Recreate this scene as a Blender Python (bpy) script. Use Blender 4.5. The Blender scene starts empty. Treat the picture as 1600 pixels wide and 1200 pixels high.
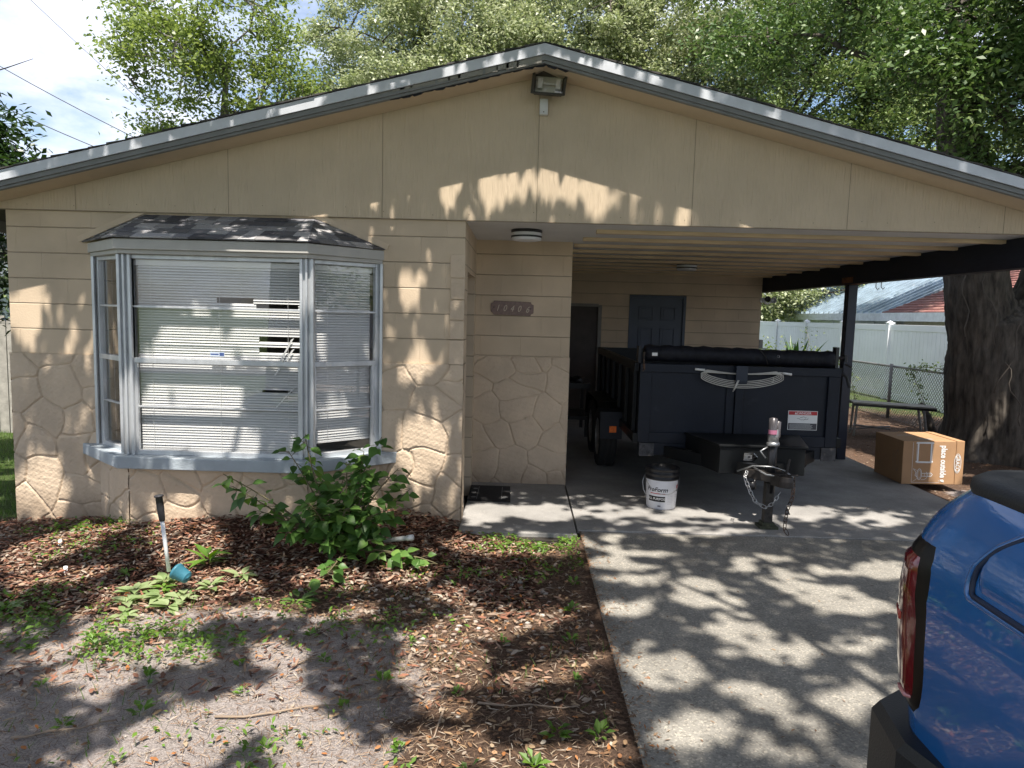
import bpy, math, random
import numpy as np
from mathutils import Vector, Matrix, noise as mnoise
R = math.radians
sc = bpy.context.scene
C = sc.collection
# ------------------------------------------------------------------ camera
CAM = Vector((0, -5.6431, 1.7255)); PITCH, ROLL, YAW, F = 0.0985, 0.02674, -0.01018, 1092.4
fwd = Vector((math.sin(YAW)*math.cos(PITCH), math.cos(YAW)*math.cos(PITCH), -math.sin(PITCH)))
rt = Vector((math.cos(YAW), -math.sin(YAW), 0)); up = rt.cross(fwd)
r2 = rt*math.cos(ROLL)+up*math.sin(ROLL); u2 = up*math.cos(ROLL)-rt*math.sin(ROLL)
cd = bpy.data.cameras.new('camera'); cam = bpy.data.objects.new('camera', cd); C.objects.link(cam)
cd.sensor_fit = 'HORIZONTAL'; cd.sensor_width = 36; cd.lens = F/1600*36; cd.clip_start = .02; cd.clip_end = 1500
M = Matrix((r2, u2, -fwd)).transposed().to_4x4(); M.translation = CAM; cam.matrix_world = M
sc.camera = cam
# ------------------------------------------------------------------ light
EL, AZ = R(66), R(8)            # sun behind the camera, a little to its right
sdir = Vector((math.sin(AZ)*math.cos(EL), -math.cos(AZ)*math.cos(EL), math.sin(EL)))
sl = bpy.data.lights.new('sun', 'SUN'); sl.energy = 4.1; sl.angle = R(.53); sl.color = (1, .93, .84)
so = bpy.data.objects.new('sun', sl); C.objects.link(so); so.rotation_euler = sdir.to_track_quat('Z', 'Y').to_euler()
w = bpy.data.worlds.new('World'); sc.world = w; w.use_nodes = True; nt = w.node_tree; nt.nodes.clear()
N = nt.nodes.new; L = nt.links.new
out = N('ShaderNodeOutputWorld'); bg = N('ShaderNodeBackground'); bg.inputs[1].default_value = .092
sky = N('ShaderNodeTexSky'); sky.sky_type = 'NISHITA'; sky.sun_disc = False; sky.sun_elevation = EL
sky.sun_rotation = math.atan2(sdir.x, sdir.y); sky.air_density = 1; sky.dust_density = 1.5; sky.ozone_density = 1.2
tc = N('ShaderNodeTexCoord'); mp = N('ShaderNodeMapping'); mp.inputs['Scale'].default_value = (1, 1, 2.2)
mp.inputs['Location'].default_value = (.35, .1, .2)
nz = N('ShaderNodeTexNoise'); nz.inputs['Scale'].default_value = 3.1; nz.inputs['Detail'].default_value = 9; nz.inputs['Roughness'].default_value = .58
cr = N('ShaderNodeValToRGB'); cr.color_ramp.elements[0].position = .43; cr.color_ramp.elements[1].position = .57
nz2 = N('ShaderNodeTexNoise'); nz2.inputs['Scale'].default_value = 7; nz2.inputs['Detail'].default_value = 5
cc = N('ShaderNodeMix'); cc.data_type = 'RGBA'; cc.inputs[6].default_value = (4.2, 4.7, 6.0, 1); cc.inputs[7].default_value = (6.6, 6.8, 7.5, 1)
mx = N('ShaderNodeMix'); mx.data_type = 'RGBA'
L(tc.outputs['Generated'], mp.inputs[0]); L(mp.outputs[0], nz.inputs[0]); L(mp.outputs[0], nz2.inputs[0]); L(nz.outputs[0], cr.inputs[0])
L(nz2.outputs[0], cc.inputs[0]); L(cr.outputs[0], mx.inputs[0]); L(sky.outputs[0], mx.inputs[6]); L(cc.outputs[2], mx.inputs[7])
L(mx.outputs[2], bg.inputs[0]); L(bg.outputs[0], out.inputs[0])
sc.view_settings.view_transform = 'Standard'; sc.view_settings.look = 'None'; sc.view_settings.gamma = 1
sc.view_settings.exposure = 1.2
sc.cycles.max_bounces = 8; sc.cycles.transparent_max_bounces = 24; sc.cycles.diffuse_bounces = 4
rng = np.random.default_rng(7); random.seed(7)
# ------------------------------------------------------------------ materials
def newmat(name):
    m = bpy.data.materials.new(name); m.use_nodes = True
    return m, m.node_tree, m.node_tree.nodes['Principled BSDF']
def rgb(c, k=1): return (min(1, c[0]*k), min(1, c[1]*k), min(1, c[2]*k), 1)
def mat(name, col, rough=.6, metal=0, var=.15, scale=6, bump=0, bscale=60, stretch=(1, 1, 1), coat=0, col2=None, dirt=None, spec=.5):
    m, t, b = newmat(name); n = t.nodes.new; l = t.links.new
    b.inputs['Roughness'].default_value = rough; b.inputs['Metallic'].default_value = metal
    b.inputs['Coat Weight'].default_value = coat; b.inputs['Specular IOR Level'].default_value = spec
    g = n('ShaderNodeNewGeometry'); mp = n('ShaderNodeMapping'); mp.inputs['Scale'].default_value = stretch; l(g.outputs['Position'], mp.inputs[0])
    z = n('ShaderNodeTexNoise'); z.inputs['Scale'].default_value = scale; z.inputs['Detail'].default_value = 8; z.inputs['Roughness'].default_value = .6
    l(mp.outputs[0], z.inputs[0])
    r = n('ShaderNodeValToRGB'); r.color_ramp.elements[0].position = .3; r.color_ramp.elements[1].position = .7
    r.color_ramp.elements[0].color = rgb(col, 1-var); r.color_ramp.elements[1].color = rgb(col2 or col, 1+var)
    l(z.outputs[0], r.inputs[0]); c = r.outputs[0]
    if dirt:                                            # blotches of wear (colour, scale, threshold)
        z2 = n('ShaderNodeTexNoise'); z2.inputs['Scale'].default_value = dirt[1]; z2.inputs['Detail'].default_value = 10; z2.inputs['Roughness'].default_value = .7
        l(g.outputs['Position'], z2.inputs[0])
        r2_ = n('ShaderNodeValToRGB'); r2_.color_ramp.elements[0].position = dirt[2]; r2_.color_ramp.elements[1].position = dirt[2]+.12; l(z2.outputs[0], r2_.inputs[0])
        x = n('ShaderNodeMix'); x.data_type = 'RGBA'; l(r2_.outputs[0], x.inputs[0]); l(c, x.inputs[6]); x.inputs[7].default_value = rgb(dirt[0]); c = x.outputs[2]
    l(c, b.inputs['Base Color'])
    if bump:
        z3 = n('ShaderNodeTexNoise'); z3.inputs['Scale'].default_value = bscale; z3.inputs['Detail'].default_value = 6; l(mp.outputs[0], z3.inputs[0])
        bp = n('ShaderNodeBump'); bp.inputs['Strength'].default_value = bump; bp.inputs['Distance'].default_value = .01
        l(z3.outputs[0], bp.inputs['Height']); l(bp.outputs[0], b.inputs['Normal'])
    return m
def leafmat(name, cols, trans=.35, rough=.45, gloss=.5):
    m, t, b = newmat(name); n = t.nodes.new; l = t.links.new
    g = n('ShaderNodeNewGeometry'); r = n('ShaderNodeValToRGB'); e = r.color_ramp.elements
    while len(e) < len(cols): e.new(.5)
    for i, c in enumerate(cols): e[i].position = i/(len(cols)-1); e[i].color = rgb(c)
    l(g.outputs['Random Per Island'], r.inputs[0]); l(r.outputs[0], b.inputs['Base Color'])
    b.inputs['Roughness'].default_value = rough; b.inputs['Specular IOR Level'].default_value = gloss
    if trans:
        tr = n('ShaderNodeBsdfTranslucent'); ms = n('ShaderNodeMixShader'); ms.inputs[0].default_value = trans
        hs = n('ShaderNodeHueSaturation'); hs.inputs['Value'].default_value = 1.5; hs.inputs['Saturation'].default_value = 1.15; hs.inputs['Hue'].default_value = .49
        l(r.outputs[0], hs.inputs['Color']); l(hs.outputs[0], tr.inputs[0]); o = t.nodes['Material Output']
        l(b.outputs[0], ms.inputs[1]); l(tr.outputs[0], ms.inputs[2]); l(ms.outputs[0], o.inputs[0])
    return m
def math_(t, op, a, b=None):
    x = t.nodes.new('ShaderNodeMath'); x.operation = op
    for i, v in enumerate((a, b)):
        if v is None: continue
        if isinstance(v, (int, float)): x.inputs[i].default_value = v
        else: t.links.new(v, x.inputs[i])
    return x.outputs[0]
PAINT = (.62, .495, .355)
def blockmat(name, z0, axis='X'):
    """painted concrete block: courses of 20 cm, faint head joints"""
    m, t, b = newmat(name); n = t.nodes.new; l = t.links.new
    g = n('ShaderNodeNewGeometry'); s = n('ShaderNodeSeparateXYZ'); l(g.outputs['Position'], s.inputs[0])
    wob = n('ShaderNodeTexNoise'); wob.inputs['Scale'].default_value = 9; l(g.outputs['Position'], wob.inputs[0])
    zz = math_(t, 'ADD', s.outputs[2], math_(t, 'MULTIPLY', math_(t, 'SUBTRACT', wob.outputs[0], .5), .006))
    k = math_(t, 'DIVIDE', math_(t, 'SUBTRACT', zz, z0), .2032)
    fr = math_(t, 'FRACT', k); row = math_(t, 'FLOOR', k)
    dz = math_(t, 'MULTIPLY', math_(t, 'MINIMUM', fr, math_(t, 'SUBTRACT', 1, fr)), .2032)
    off = math_(t, 'MULTIPLY', math_(t, 'FLOORED_MODULO', row, 2), .5)
    fx = math_(t, 'FRACT', math_(t, 'ADD', math_(t, 'DIVIDE', s.outputs[axis == 'Y'], .4064), off))
    dx = math_(t, 'MULTIPLY', math_(t, 'MINIMUM', fx, math_(t, 'SUBTRACT', 1, fx)), .4064)
    def groove(d, wd):
        x = n('ShaderNodeMapRange'); x.interpolation_type = 'SMOOTHSTEP'; l(d, x.inputs[0]); x.inputs[1].default_value = .001; x.inputs[2].default_value = wd; return x.outputs[0]
    h = math_(t, 'ADD', math_(t, 'MULTIPLY', groove(dz, .007), 1.0), math_(t, 'MULTIPLY', groove(dx, .006), .42))
    z = n('ShaderNodeTexNoise'); z.inputs['Scale'].default_value = 70; z.inputs['Detail'].default_value = 5; l(g.outputs['Position'], z.inputs[0])
    h = math_(t, 'ADD', h, math_(t, 'MULTIPLY', z.outputs[0], .35))
    bp = n('ShaderNodeBump'); bp.inputs['Strength'].default_value = .75; bp.inputs['Distance'].default_value = .007; l(h, bp.inputs['Height']); l(bp.outputs[0], b.inputs['Normal'])
    n2 = n('ShaderNodeTexNoise'); n2.inputs['Scale'].default_value = 2.2; n2.inputs['Detail'].default_value = 8; l(g.outputs['Position'], n2.inputs[0])
    r = n('ShaderNodeValToRGB'); r.color_ramp.elements[0].color = rgb(PAINT, .86); r.color_ramp.elements[1].color = rgb(PAINT, 1.1); r.color_ramp.elements[0].position = .3; r.color_ramp.elements[1].position = .7
    l(n2.outputs[0], r.inputs[0])
    gm = n('ShaderNodeMix'); gm.data_type = 'RGBA'; l(groove(dz, .006), gm.inputs[0]); gm.inputs[6].default_value = rgb(PAINT, .55); l(r.outputs[0], gm.inputs[7])
    l(gm.outputs[2], b.inputs['Base Color']); b.inputs['Roughness'].default_value = .75
    return m
M_BLOCK = blockmat('painted_block', 1.309)
M_BLOCKY = blockmat('painted_block_side', 1.309, 'Y')
M_PAINT = mat('tan_paint', PAINT, .7, var=.1, scale=3, bump=.25, bscale=80, dirt=((.36, .27, .18), 2.6, .68))
M_STONE = mat('tan_stucco', (.61, .485, .355), .72, var=.13, scale=3, bump=.45, bscale=55, dirt=((.35, .26, .17), 3.1, .66))
def splash(m, z0, z1, col):
    """soil splashed up the foot of a wall"""
    t = m.node_tree; n = t.nodes.new; l = t.links.new; b = t.nodes['Principled BSDF']; src = b.inputs['Base Color'].links[0].from_socket
    g = n('ShaderNodeNewGeometry'); s = n('ShaderNodeSeparateXYZ'); l(g.outputs['Position'], s.inputs[0]); z = n('ShaderNodeTexNoise'); z.inputs['Scale'].default_value = 5; z.inputs['Detail'].default_value = 10; z.inputs['Roughness'].default_value = .75; l(g.outputs['Position'], z.inputs[0])
    r = n('ShaderNodeMapRange'); r.interpolation_type = 'SMOOTHSTEP'; l(math_(t, 'ADD', s.outputs[2], math_(t, 'MULTIPLY', math_(t, 'SUBTRACT', z.outputs[0], .5), .5)), r.inputs[0]); r.inputs[1].default_value = z1; r.inputs[2].default_value = z0; r.inputs[3].default_value = 0; r.inputs[4].default_value = .65
    x = n('ShaderNodeMix'); x.data_type = 'RGBA'; l(r.outputs[0], x.inputs[0]); l(src, x.inputs[6]); x.inputs[7].default_value = rgb(col); l(x.outputs[2], b.inputs['Base Color'])
splash(M_STONE, -.02, .26, (.30, .22, .15))
def gable_mat():
    m = mat('grooved_panel', (.60, .485, .345), .72, var=.07, scale=2.4, bump=0, dirt=((.50, .40, .28), 1.1, .64))
    t = m.node_tree; n = t.nodes.new; l = t.links.new; b = t.nodes['Principled BSDF']
    g = n('ShaderNodeNewGeometry'); mp = n('ShaderNodeMapping'); mp.inputs['Scale'].default_value = (1, 1, .07); l(g.outputs['Position'], mp.inputs[0])
    z = n('ShaderNodeTexNoise'); z.inputs['Scale'].default_value = 75; z.inputs['Detail'].default_value = 4; z.inputs['Distortion'].default_value = .6; l(mp.outputs[0], z.inputs[0])
    bp = n('ShaderNodeBump'); bp.inputs['Strength'].default_value = .85; bp.inputs['Distance'].default_value = .012; l(z.outputs[0], bp.inputs['Height']); l(bp.outputs[0], b.inputs['Normal'])
    return m
M_GABLE = gable_mat()
M_SEAM = mat('seam_dark', (.30, .24, .17), .8)
M_NAVY = mat('navy_paint', (.014, .020, .036), .45, var=.2, scale=5, bump=.08, bscale=30)
M_BEAM = mat('navy_beam', (.009, .012, .024), .6, var=.25, scale=7, bump=.3, bscale=40, stretch=(1, .2, 1))
M_ALU = mat('mill_aluminium', (.60, .62, .64), .42, .55, var=.16, scale=9, stretch=(1, 1, .3), bump=.05, dirt=((.42, .43, .43), 14, .60))
M_WHITEMET = mat('white_metal', (.66, .67, .67), .5, 0, var=.08, scale=8, dirt=((.45, .45, .44), 9, .64))
M_FASCIA = mat('fascia_metal', (.60, .63, .68), .5, .1, var=.1, scale=5, dirt=((.42, .43, .45), 6, .62))
M_TRIM = mat('grey_trim', (.21, .215, .215), .6, 0, var=.15, scale=6, bump=.2, bscale=40, dirt=((.34, .33, .30), 5, .66))
M_SOFFIT = mat('tan_soffit', (.62, .50, .355), .7, var=.08, scale=3)
M_PEELGAP = mat('peel_gap_dark', (.015, .017, .025), .85, bump=.5)
M_PEEL = mat('weathered_wood', (.27, .26, .23), .85, bump=.6, bscale=90)
M_CEIL = mat('white_ceiling', (.66, .66, .66), .75, var=.1, scale=1.5, dirt=((.40, .33, .25), 2.2, .67))
M_BATTEN = mat('pine_batten', (.70, .55, .36), .65, var=.2, scale=5, stretch=(.5, 4, 4), bump=.2, dirt=((.30, .17, .08), 8, .70))
M_DARK = mat('dark_interior', (.05, .05, .05), .8)
M_CONC = None
def concmat(name, col, speck, spk, bump, crack=False):
    m, t, b = newmat(name); n = t.nodes.new; l = t.links.new
    g = n('ShaderNodeNewGeometry')
    def nz(s, d=8, r=.6):
        x = n('ShaderNodeTexNoise'); x.inputs['Scale'].default_value = s; x.inputs['Detail'].default_value = d; x.inputs['Roughness'].default_value = r; l(g.outputs['Position'], x.inputs[0]); return x.outputs[0]
    r = n('ShaderNodeValToRGB'); r.color_ramp.elements[0].position = .32; r.color_ramp.elements[1].position = .70
    r.color_ramp.elements[0].color = rgb(col, .70); r.color_ramp.elements[1].color = rgb(col, 1.2); l(nz(1.7, 10, .65), r.inputs[0])
    v = n('ShaderNodeTexVoronoi'); v.inputs['Scale'].default_value = spk; l(g.outputs['Position'], v.inputs[0])
    sp = n('ShaderNodeSeparateColor'); l(v.outputs['Color'], sp.inputs[0])
    r3 = n('ShaderNodeValToRGB'); e = r3.color_ramp.elements; e[0].color = (.35, .33, .30, 1); e[1].position = 1; e[1].color = (2.1, 2.0, 1.85, 1)
    q = e.new(.22); q.color = (.8, .8, .8, 1); q = e.new(.78); q.color = (1.1, 1.1, 1.1, 1); l(sp.outputs[0], r3.inputs[0])
    x = n('ShaderNodeMix'); x.data_type = 'RGBA'; x.blend_type = 'MULTIPLY'; x.inputs[0].default_value = speck; l(r.outputs[0], x.inputs[6]); l(r3.outputs[0], x.inputs[7])
    st = n('ShaderNodeValToRGB'); st.color_ramp.elements[0].position = .60; st.color_ramp.elements[1].position = .72; l(nz(.9, 10, .7), st.inputs[0])
    y = n('ShaderNodeMix'); y.data_type = 'RGBA'; y.blend_type = 'MULTIPLY'; l(st.outputs[0], y.inputs[0]); l(x.outputs[2], y.inputs[6]); y.inputs[7].default_value = (.62, .60, .57, 1)
    l(y.outputs[2], b.inputs['Base Color']); b.inputs['Roughness'].default_value = .85
    h = math_(t, 'ADD', math_(t, 'MULTIPLY', nz(120, 3), .6), math_(t, 'MULTIPLY', sp.outputs[0], .5*speck))
    bp = n('ShaderNodeBump'); bp.inputs['Strength'].default_value = bump; bp.inputs['Distance'].default_value = .006; l(h, bp.inputs['Height']); l(bp.outputs[0], b.inputs['Normal'])
    return m
M_DRIVE = concmat('old_exposed_concrete', (.265, .252, .222), .5, 120, .7)
M_SLAB = concmat('carport_concrete', (.31, .30, .285), .2, 160, .35)
def groundmat():
    m, t, b = newmat('yard_soil'); n = t.nodes.new; l = t.links.new
    g = n('ShaderNodeNewGeometry')
    def nz(s, d=8, r=.6, di=0):
        x = n('ShaderNodeTexNoise'); x.inputs['Scale'].default_value = s; x.inputs['Detail'].default_value = d; x.inputs['Roughness'].default_value = r; x.inputs['Distortion'].default_value = di; l(g.outputs['Position'], x.inputs[0]); return x.outputs[0]
    def ramp(f, a, b_, c0, c1):
        r = n('ShaderNodeValToRGB'); r.color_ramp.elements[0].position = a; r.color_ramp.elements[1].position = b_; r.color_ramp.elements[0].color = rgb(c0); r.color_ramp.elements[1].color = rgb(c1); l(f, r.inputs[0]); return r.outputs[0]
    at = n('ShaderNodeAttribute'); at.attribute_name = 'zone'; s = n('ShaderNodeSeparateColor'); l(at.outputs['Color'], s.inputs[0])
    fine = nz(130, 6, .8); sand = ramp(fine, .36, .66, (.22, .185, .17), (.78, .70, .66)); soil = ramp(nz(60, 8, .8), .35, .68, (.045, .028, .020), (.26, .17, .12))
    grass = ramp(nz(90, 6, .8), .35, .65, (.02, .035, .01), (.14, .2, .06)); mul = ramp(nz(45, 8, .8), .38, .62, (.03, .012, .008), (.16, .075, .05))
    def mixc(f, a, b_):
        x = n('ShaderNodeMix'); x.data_type = 'RGBA'; l(f, x.inputs[0]); l(a, x.inputs[6]); l(b_, x.inputs[7]); return x.outputs[2]
    wob = math_(t, 'MULTIPLY', math_(t, 'SUBTRACT', nz(3.5, 8, .7), .5), 1.3)
    def th(ch):
        x = n('ShaderNodeMapRange'); x.interpolation_type = 'SMOOTHSTEP'; l(math_(t, 'ADD', ch, wob), x.inputs[0]); x.inputs[1].default_value = .35; x.inputs[2].default_value = .65; return x.outputs[0]
    c = mixc(th(s.outputs[0]), soil, sand); c = mixc(th(s.outputs[1]), c, mul); c = mixc(th(s.outputs[2]), c, grass)
    l(c, b.inputs['Base Color']); b.inputs['Roughness'].default_value = .95; b.inputs['Specular IOR Level'].default_value = .15
    bp = n('ShaderNodeBump'); bp.inputs['Strength'].default_value = 1; bp.inputs['Distance'].default_value = .02; l(math_(t, 'ADD', fine, nz(35, 6, .7)), bp.inputs['Height']); l(bp.outputs[0], b.inputs['Normal'])
    return m
def glassmat(name, tint=(1, 1, 1), ior=1.5, boost=1.0):
    m = bpy.data.materials.new(name); m.use_nodes = True; t = m.node_tree; t.nodes.clear(); n = t.nodes.new; l = t.links.new
    o = n('ShaderNodeOutputMaterial'); ms = n('ShaderNodeMixShader'); tr = n('ShaderNodeBsdfTransparent'); gl = n('ShaderNodeBsdfGlossy'); fr = n('ShaderNodeLayerWeight'); fr.inputs[0].default_value = .5; gl.inputs['Roughness'].default_value = .01; tr.inputs[0].default_value = rgb(tint)
    l(math_(t, 'MULTIPLY', math_(t, 'ADD', math_(t, 'MULTIPLY', math_(t, 'POWER', fr.outputs[1], 5), .9), .045), boost), ms.inputs[0]); l(tr.outputs[0], ms.inputs[1]); l(gl.outputs[0], ms.inputs[2]); l(ms.outputs[0], o.inputs[0]); return m
M_GLASS = glassmat('window_glass', (1, 1, 1), 1.5, 1.5)
M_BLIND = mat('blind_vinyl', (.76, .77, .76), .5, var=.05, scale=3)
M_WHITE = mat('white_vinyl', (.90, .92, .96), .4, var=.05, scale=2, dirt=((.60, .62, .60), 2.5, .68))
M_BLACK = mat('black_plastic', (.012, .012, .014), .35, var=.2)
M_RUBBER = mat('tyre_rubber', (.018, .018, .018), .8, var=.3, bump=.2)
M_STEEL = mat('galvanised_steel', (.45, .46, .47), .4, .85, var=.25, scale=20)
M_CHROME = mat('chrome', (.75, .75, .76), .15, 1, var=.1)
M_RUST = mat('rusty_steel', (.12, .07, .045), .75, .3, var=.5, scale=25, dirt=((.03, .03, .03), 12, .5))
M_PRINTW = mat('white_print', (.80, .80, .78), .6, var=.03)
M_PRINTK = mat('black_print', (.012, .012, .013), .6, var=.03)
M_PRINTR = mat('red_print', (.50, .035, .04), .5, var=.05)
# ------------------------------------------------------------------ mesh helpers
class MB:
    def __init__(s): s.v = []; s.f = []
    def quad(s, *p): i = len(s.v); s.v += [tuple(q) for q in p]; s.f.append(tuple(range(i, i+len(p))))
    def box(s, a, b, rot=0, about=None, M=None):
        x0, y0, z0 = a; x1, y1, z1 = b
        P = [Vector(p) for p in ((x0, y0, z0), (x1, y0, z0), (x1, y1, z0), (x0, y1, z0), (x0, y0, z1), (x1, y0, z1), (x1, y1, z1), (x0, y1, z1))]
        if rot:
            c = Vector(about or ((x0+x1)/2, (y0+y1)/2, 0)); Rm = Matrix.Rotation(rot, 3, 'Z'); P = [Rm @ (p-c)+c for p in P]
        if M: P = [M @ p for p in P]
        i = len(s.v); s.v += [tuple(p) for p in P]
        s.f += [tuple(i+k for k in q) for q in ((0, 3, 2, 1), (4, 5, 6, 7), (0, 1, 5, 4), (1, 2, 6, 5), (2, 3, 7, 6), (3, 0, 4, 7))]
        return s
    def prism(s, poly, d):                       # polygon (3-D points) extruded by vector d
        n = len(poly); i = len(s.v); d = Vector(d)
        s.v += [tuple(p) for p in poly]+[tuple(Vector(p)+d) for p in poly]
        s.f.append(tuple(range(i+n-1, i-1, -1))); s.f.append(tuple(range(i+n, i+2*n)))
        for k in range(n): s.f.append((i+k, i+(k+1) % n, i+n+(k+1) % n, i+n+k))
        return s
    def tube(s, pts, rad, n=6, cap=True, squash=1):
        pts = [Vector(p) for p in pts]; m = len(pts)
        if not hasattr(rad, '__len__'): rad = [rad]*m
        i0 = len(s.v); prev = None
        for k, p in enumerate(pts):
            t = (pts[min(k+1, m-1)]-pts[max(k-1, 0)]); t = t.normalized() if t.length > 1e-9 else Vector((0, 0, 1))
            if prev is None: a = t.orthogonal().normalized()
            else:
                a = prev-t*prev.dot(t); a = a.normalized() if a.length > 1e-6 else t.orthogonal().normalized()
            prev = a; b = t.cross(a)
            for j in range(n):
                an = 2*math.pi*j/n; q = p+(a*math.cos(an)+b*math.sin(an)*squash)*rad[k]; s.v.append(tuple(q))
        for k in range(m-1):
            for j in range(n):
                a = i0+k*n+j; b = i0+k*n+(j+1) % n; s.f.append((a, b, b+n, a+n))
        if cap: s.f.append(tuple(i0+j for j in range(n-1, -1, -1))); s.f.append(tuple(i0+(m-1)*n+j for j in range(n)))
        return s
    def lathe(s, c, prof, n=24, axis='Z', M=None):   # prof: (r, h)
        i0 = len(s.v); c = Vector(c)
        for r, h in prof:
            for j in range(n):
                a = 2*math.pi*j/n; p = Vector((r*math.cos(a), r*math.sin(a), h))
                if axis == 'X': p = Vector((p.z, p.x, p.y))
                if axis == 'Y': p = Vector((p.x, p.z, p.y))
                if M: p = M @ p
                s.v.append(tuple(c+p))
        for k in range(len(prof)-1):
            for j in range(n):
                a = i0+k*n+j; b = i0+k*n+(j+1) % n; s.f.append((a, b, b+n, a+n))
        return s
    def add(s, v, f): i = len(s.v); s.v += [tuple(p) for p in v]; s.f += [tuple(i+k for k in q) for q in f]; return s
    def build(s, name, m, parent=None, smooth=False, origin=None, bevel=0):
        me = bpy.data.meshes.new(name)
        V = np.array(s.v, dtype=float)
        if parent is not None: o0 = Vector(parent['_o'])
        elif origin is not None: o0 = Vector(origin)
        else: o0 = Vector(((V[:, 0].min()+V[:, 0].max())/2, (V[:, 1].min()+V[:, 1].max())/2, V[:, 2].min()))
        V -= np.array(o0)
        me.from_pydata(V.tolist(), [], s.f); me.update()
        if smooth: me.polygons.foreach_set('use_smooth', [True]*len(me.polygons))
        me.materials.append(m)
        o = bpy.data.objects.new(name, me); C.objects.link(o); o['_o'] = list(o0)
        if parent is not None: o.parent = parent
        else: o.location = o0
        if bevel:
            b = o.modifiers.new('bevel', 'BEVEL'); b.width = bevel; b.segments = 2; b.limit_method = 'ANGLE'
        return o
    def each(s, name, m, parent=None, smooth=False, bevel=0):
        """one object per separate piece"""
        pr = list(range(len(s.v)))
        def fd(x):
            while pr[x] != x: pr[x] = pr[pr[x]]; x = pr[x]
            return x
        for f in s.f:
            r0 = fd(f[0])
            for k in f[1:]: pr[fd(k)] = r0
        gr = {}
        for f in s.f: gr.setdefault(fd(f[0]), []).append(f)
        out_ = []
        for fs in gr.values():
            ids = sorted({k for f in fs for k in f}); mp_ = {k: i for i, k in enumerate(ids)}; t = MB(); t.v = [s.v[k] for k in ids]; t.f = [tuple(mp_[k] for k in f) for f in fs]; out_.append(t.build(name, m, parent, smooth, bevel=bevel))
        return out_
def thing(name, loc, label, cat, group=None):
    o = bpy.data.objects.new(name, None); C.objects.link(o); o.location = loc; o['_o'] = list(loc); o.empty_display_size = .1
    return tag(o, label, cat, group)
def tag(o, label=None, cat=None, group=None, kind=None):
    if label: o['label'] = label
    if cat: o['category'] = cat
    if group: o['group'] = group
    if kind: o['kind'] = kind
    return o
def fastmesh(name, V, Fq, m, parent=None, smooth=False, origin=(0, 0, 0), n=4):
    """V (N,3) array, Fq (M,n) int array"""
    o0 = Vector(parent['_o']) if parent is not None else Vector(origin)
    me = bpy.data.meshes.new(name); V = V-np.array(o0)
    me.vertices.add(len(V)); me.vertices.foreach_set('co', V.astype(np.float32).ravel())
    me.loops.add(Fq.size); me.loops.foreach_set('vertex_index', Fq.astype(np.int32).ravel())
    me.polygons.add(len(Fq)); me.polygons.foreach_set('loop_start', np.arange(0, Fq.size, n, dtype=np.int32))
    me.update(calc_edges=True); me.validate()
    if smooth: me.polygons.foreach_set('use_smooth', [True]*len(me.polygons))
    me.materials.append(m); o = bpy.data.objects.new(name, me); C.objects.link(o); o['_o'] = list(o0)
    if parent is not None: o.parent = parent
    else: o.location = o0
    return o
def unit(a): return a/np.maximum(np.linalg.norm(a, axis=-1, keepdims=True), 1e-9)
def leaves(name, P, size, m, parent=None, aspect=.5, upbias=.6, droop=0., origin=(0, 0, 0), sizevar=.35, r=rng):
    n = len(P); nrm = r.normal(size=(n, 3)); nrm[:, 2] = np.abs(nrm[:, 2])+upbias; nrm = unit(nrm)
    d = r.normal(size=(n, 3)); d[:, 2] -= droop; d = unit(d-nrm*(d*nrm).sum(1, keepdims=True)); wv = np.cross(nrm, d)
    s = (size*(1+sizevar*r.uniform(-1, 1, n)))[:, None]
    V = np.stack([P-d*s/2, P-d*s*.05+wv*s*aspect/2+nrm*s*.08, P+d*s/2, P-d*s*.05-wv*s*aspect/2+nrm*s*.08], 1).reshape(-1, 3)
    return fastmesh(name, V, np.arange(4*n).reshape(-1, 4), m, parent, origin=origin)
def text(body, size, m, parent, loc, rot, name='lettering', shear=0, extrude=.0006, bold=0, align='CENTER', sx=1):
    cu = bpy.data.curves.new('t', 'FONT'); cu.body = body; cu.size = size; cu.shear = shear; cu.extrude = extrude; cu.offset = bold; cu.align_x = align; cu.align_y = 'CENTER'
    o = bpy.data.objects.new('t', cu); C.objects.link(o); dg = bpy.context.evaluated_depsgraph_get(); dg.update()
    me = bpy.data.meshes.new_from_object(o.evaluated_get(dg)); bpy.data.objects.remove(o)
    T = Matrix.Translation(Vector(loc)-Vector(parent['_o'])) @ rot.to_4x4() @ Matrix.Diagonal((sx, 1, 1, 1))
    me.transform(T); me.materials.clear(); me.materials.append(m); r = bpy.data.objects.new(name, me); C.objects.link(r); r.parent = parent; r['_o'] = parent['_o']; return r
RX90 = Matrix.Rotation(R(90), 3, 'X')
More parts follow.
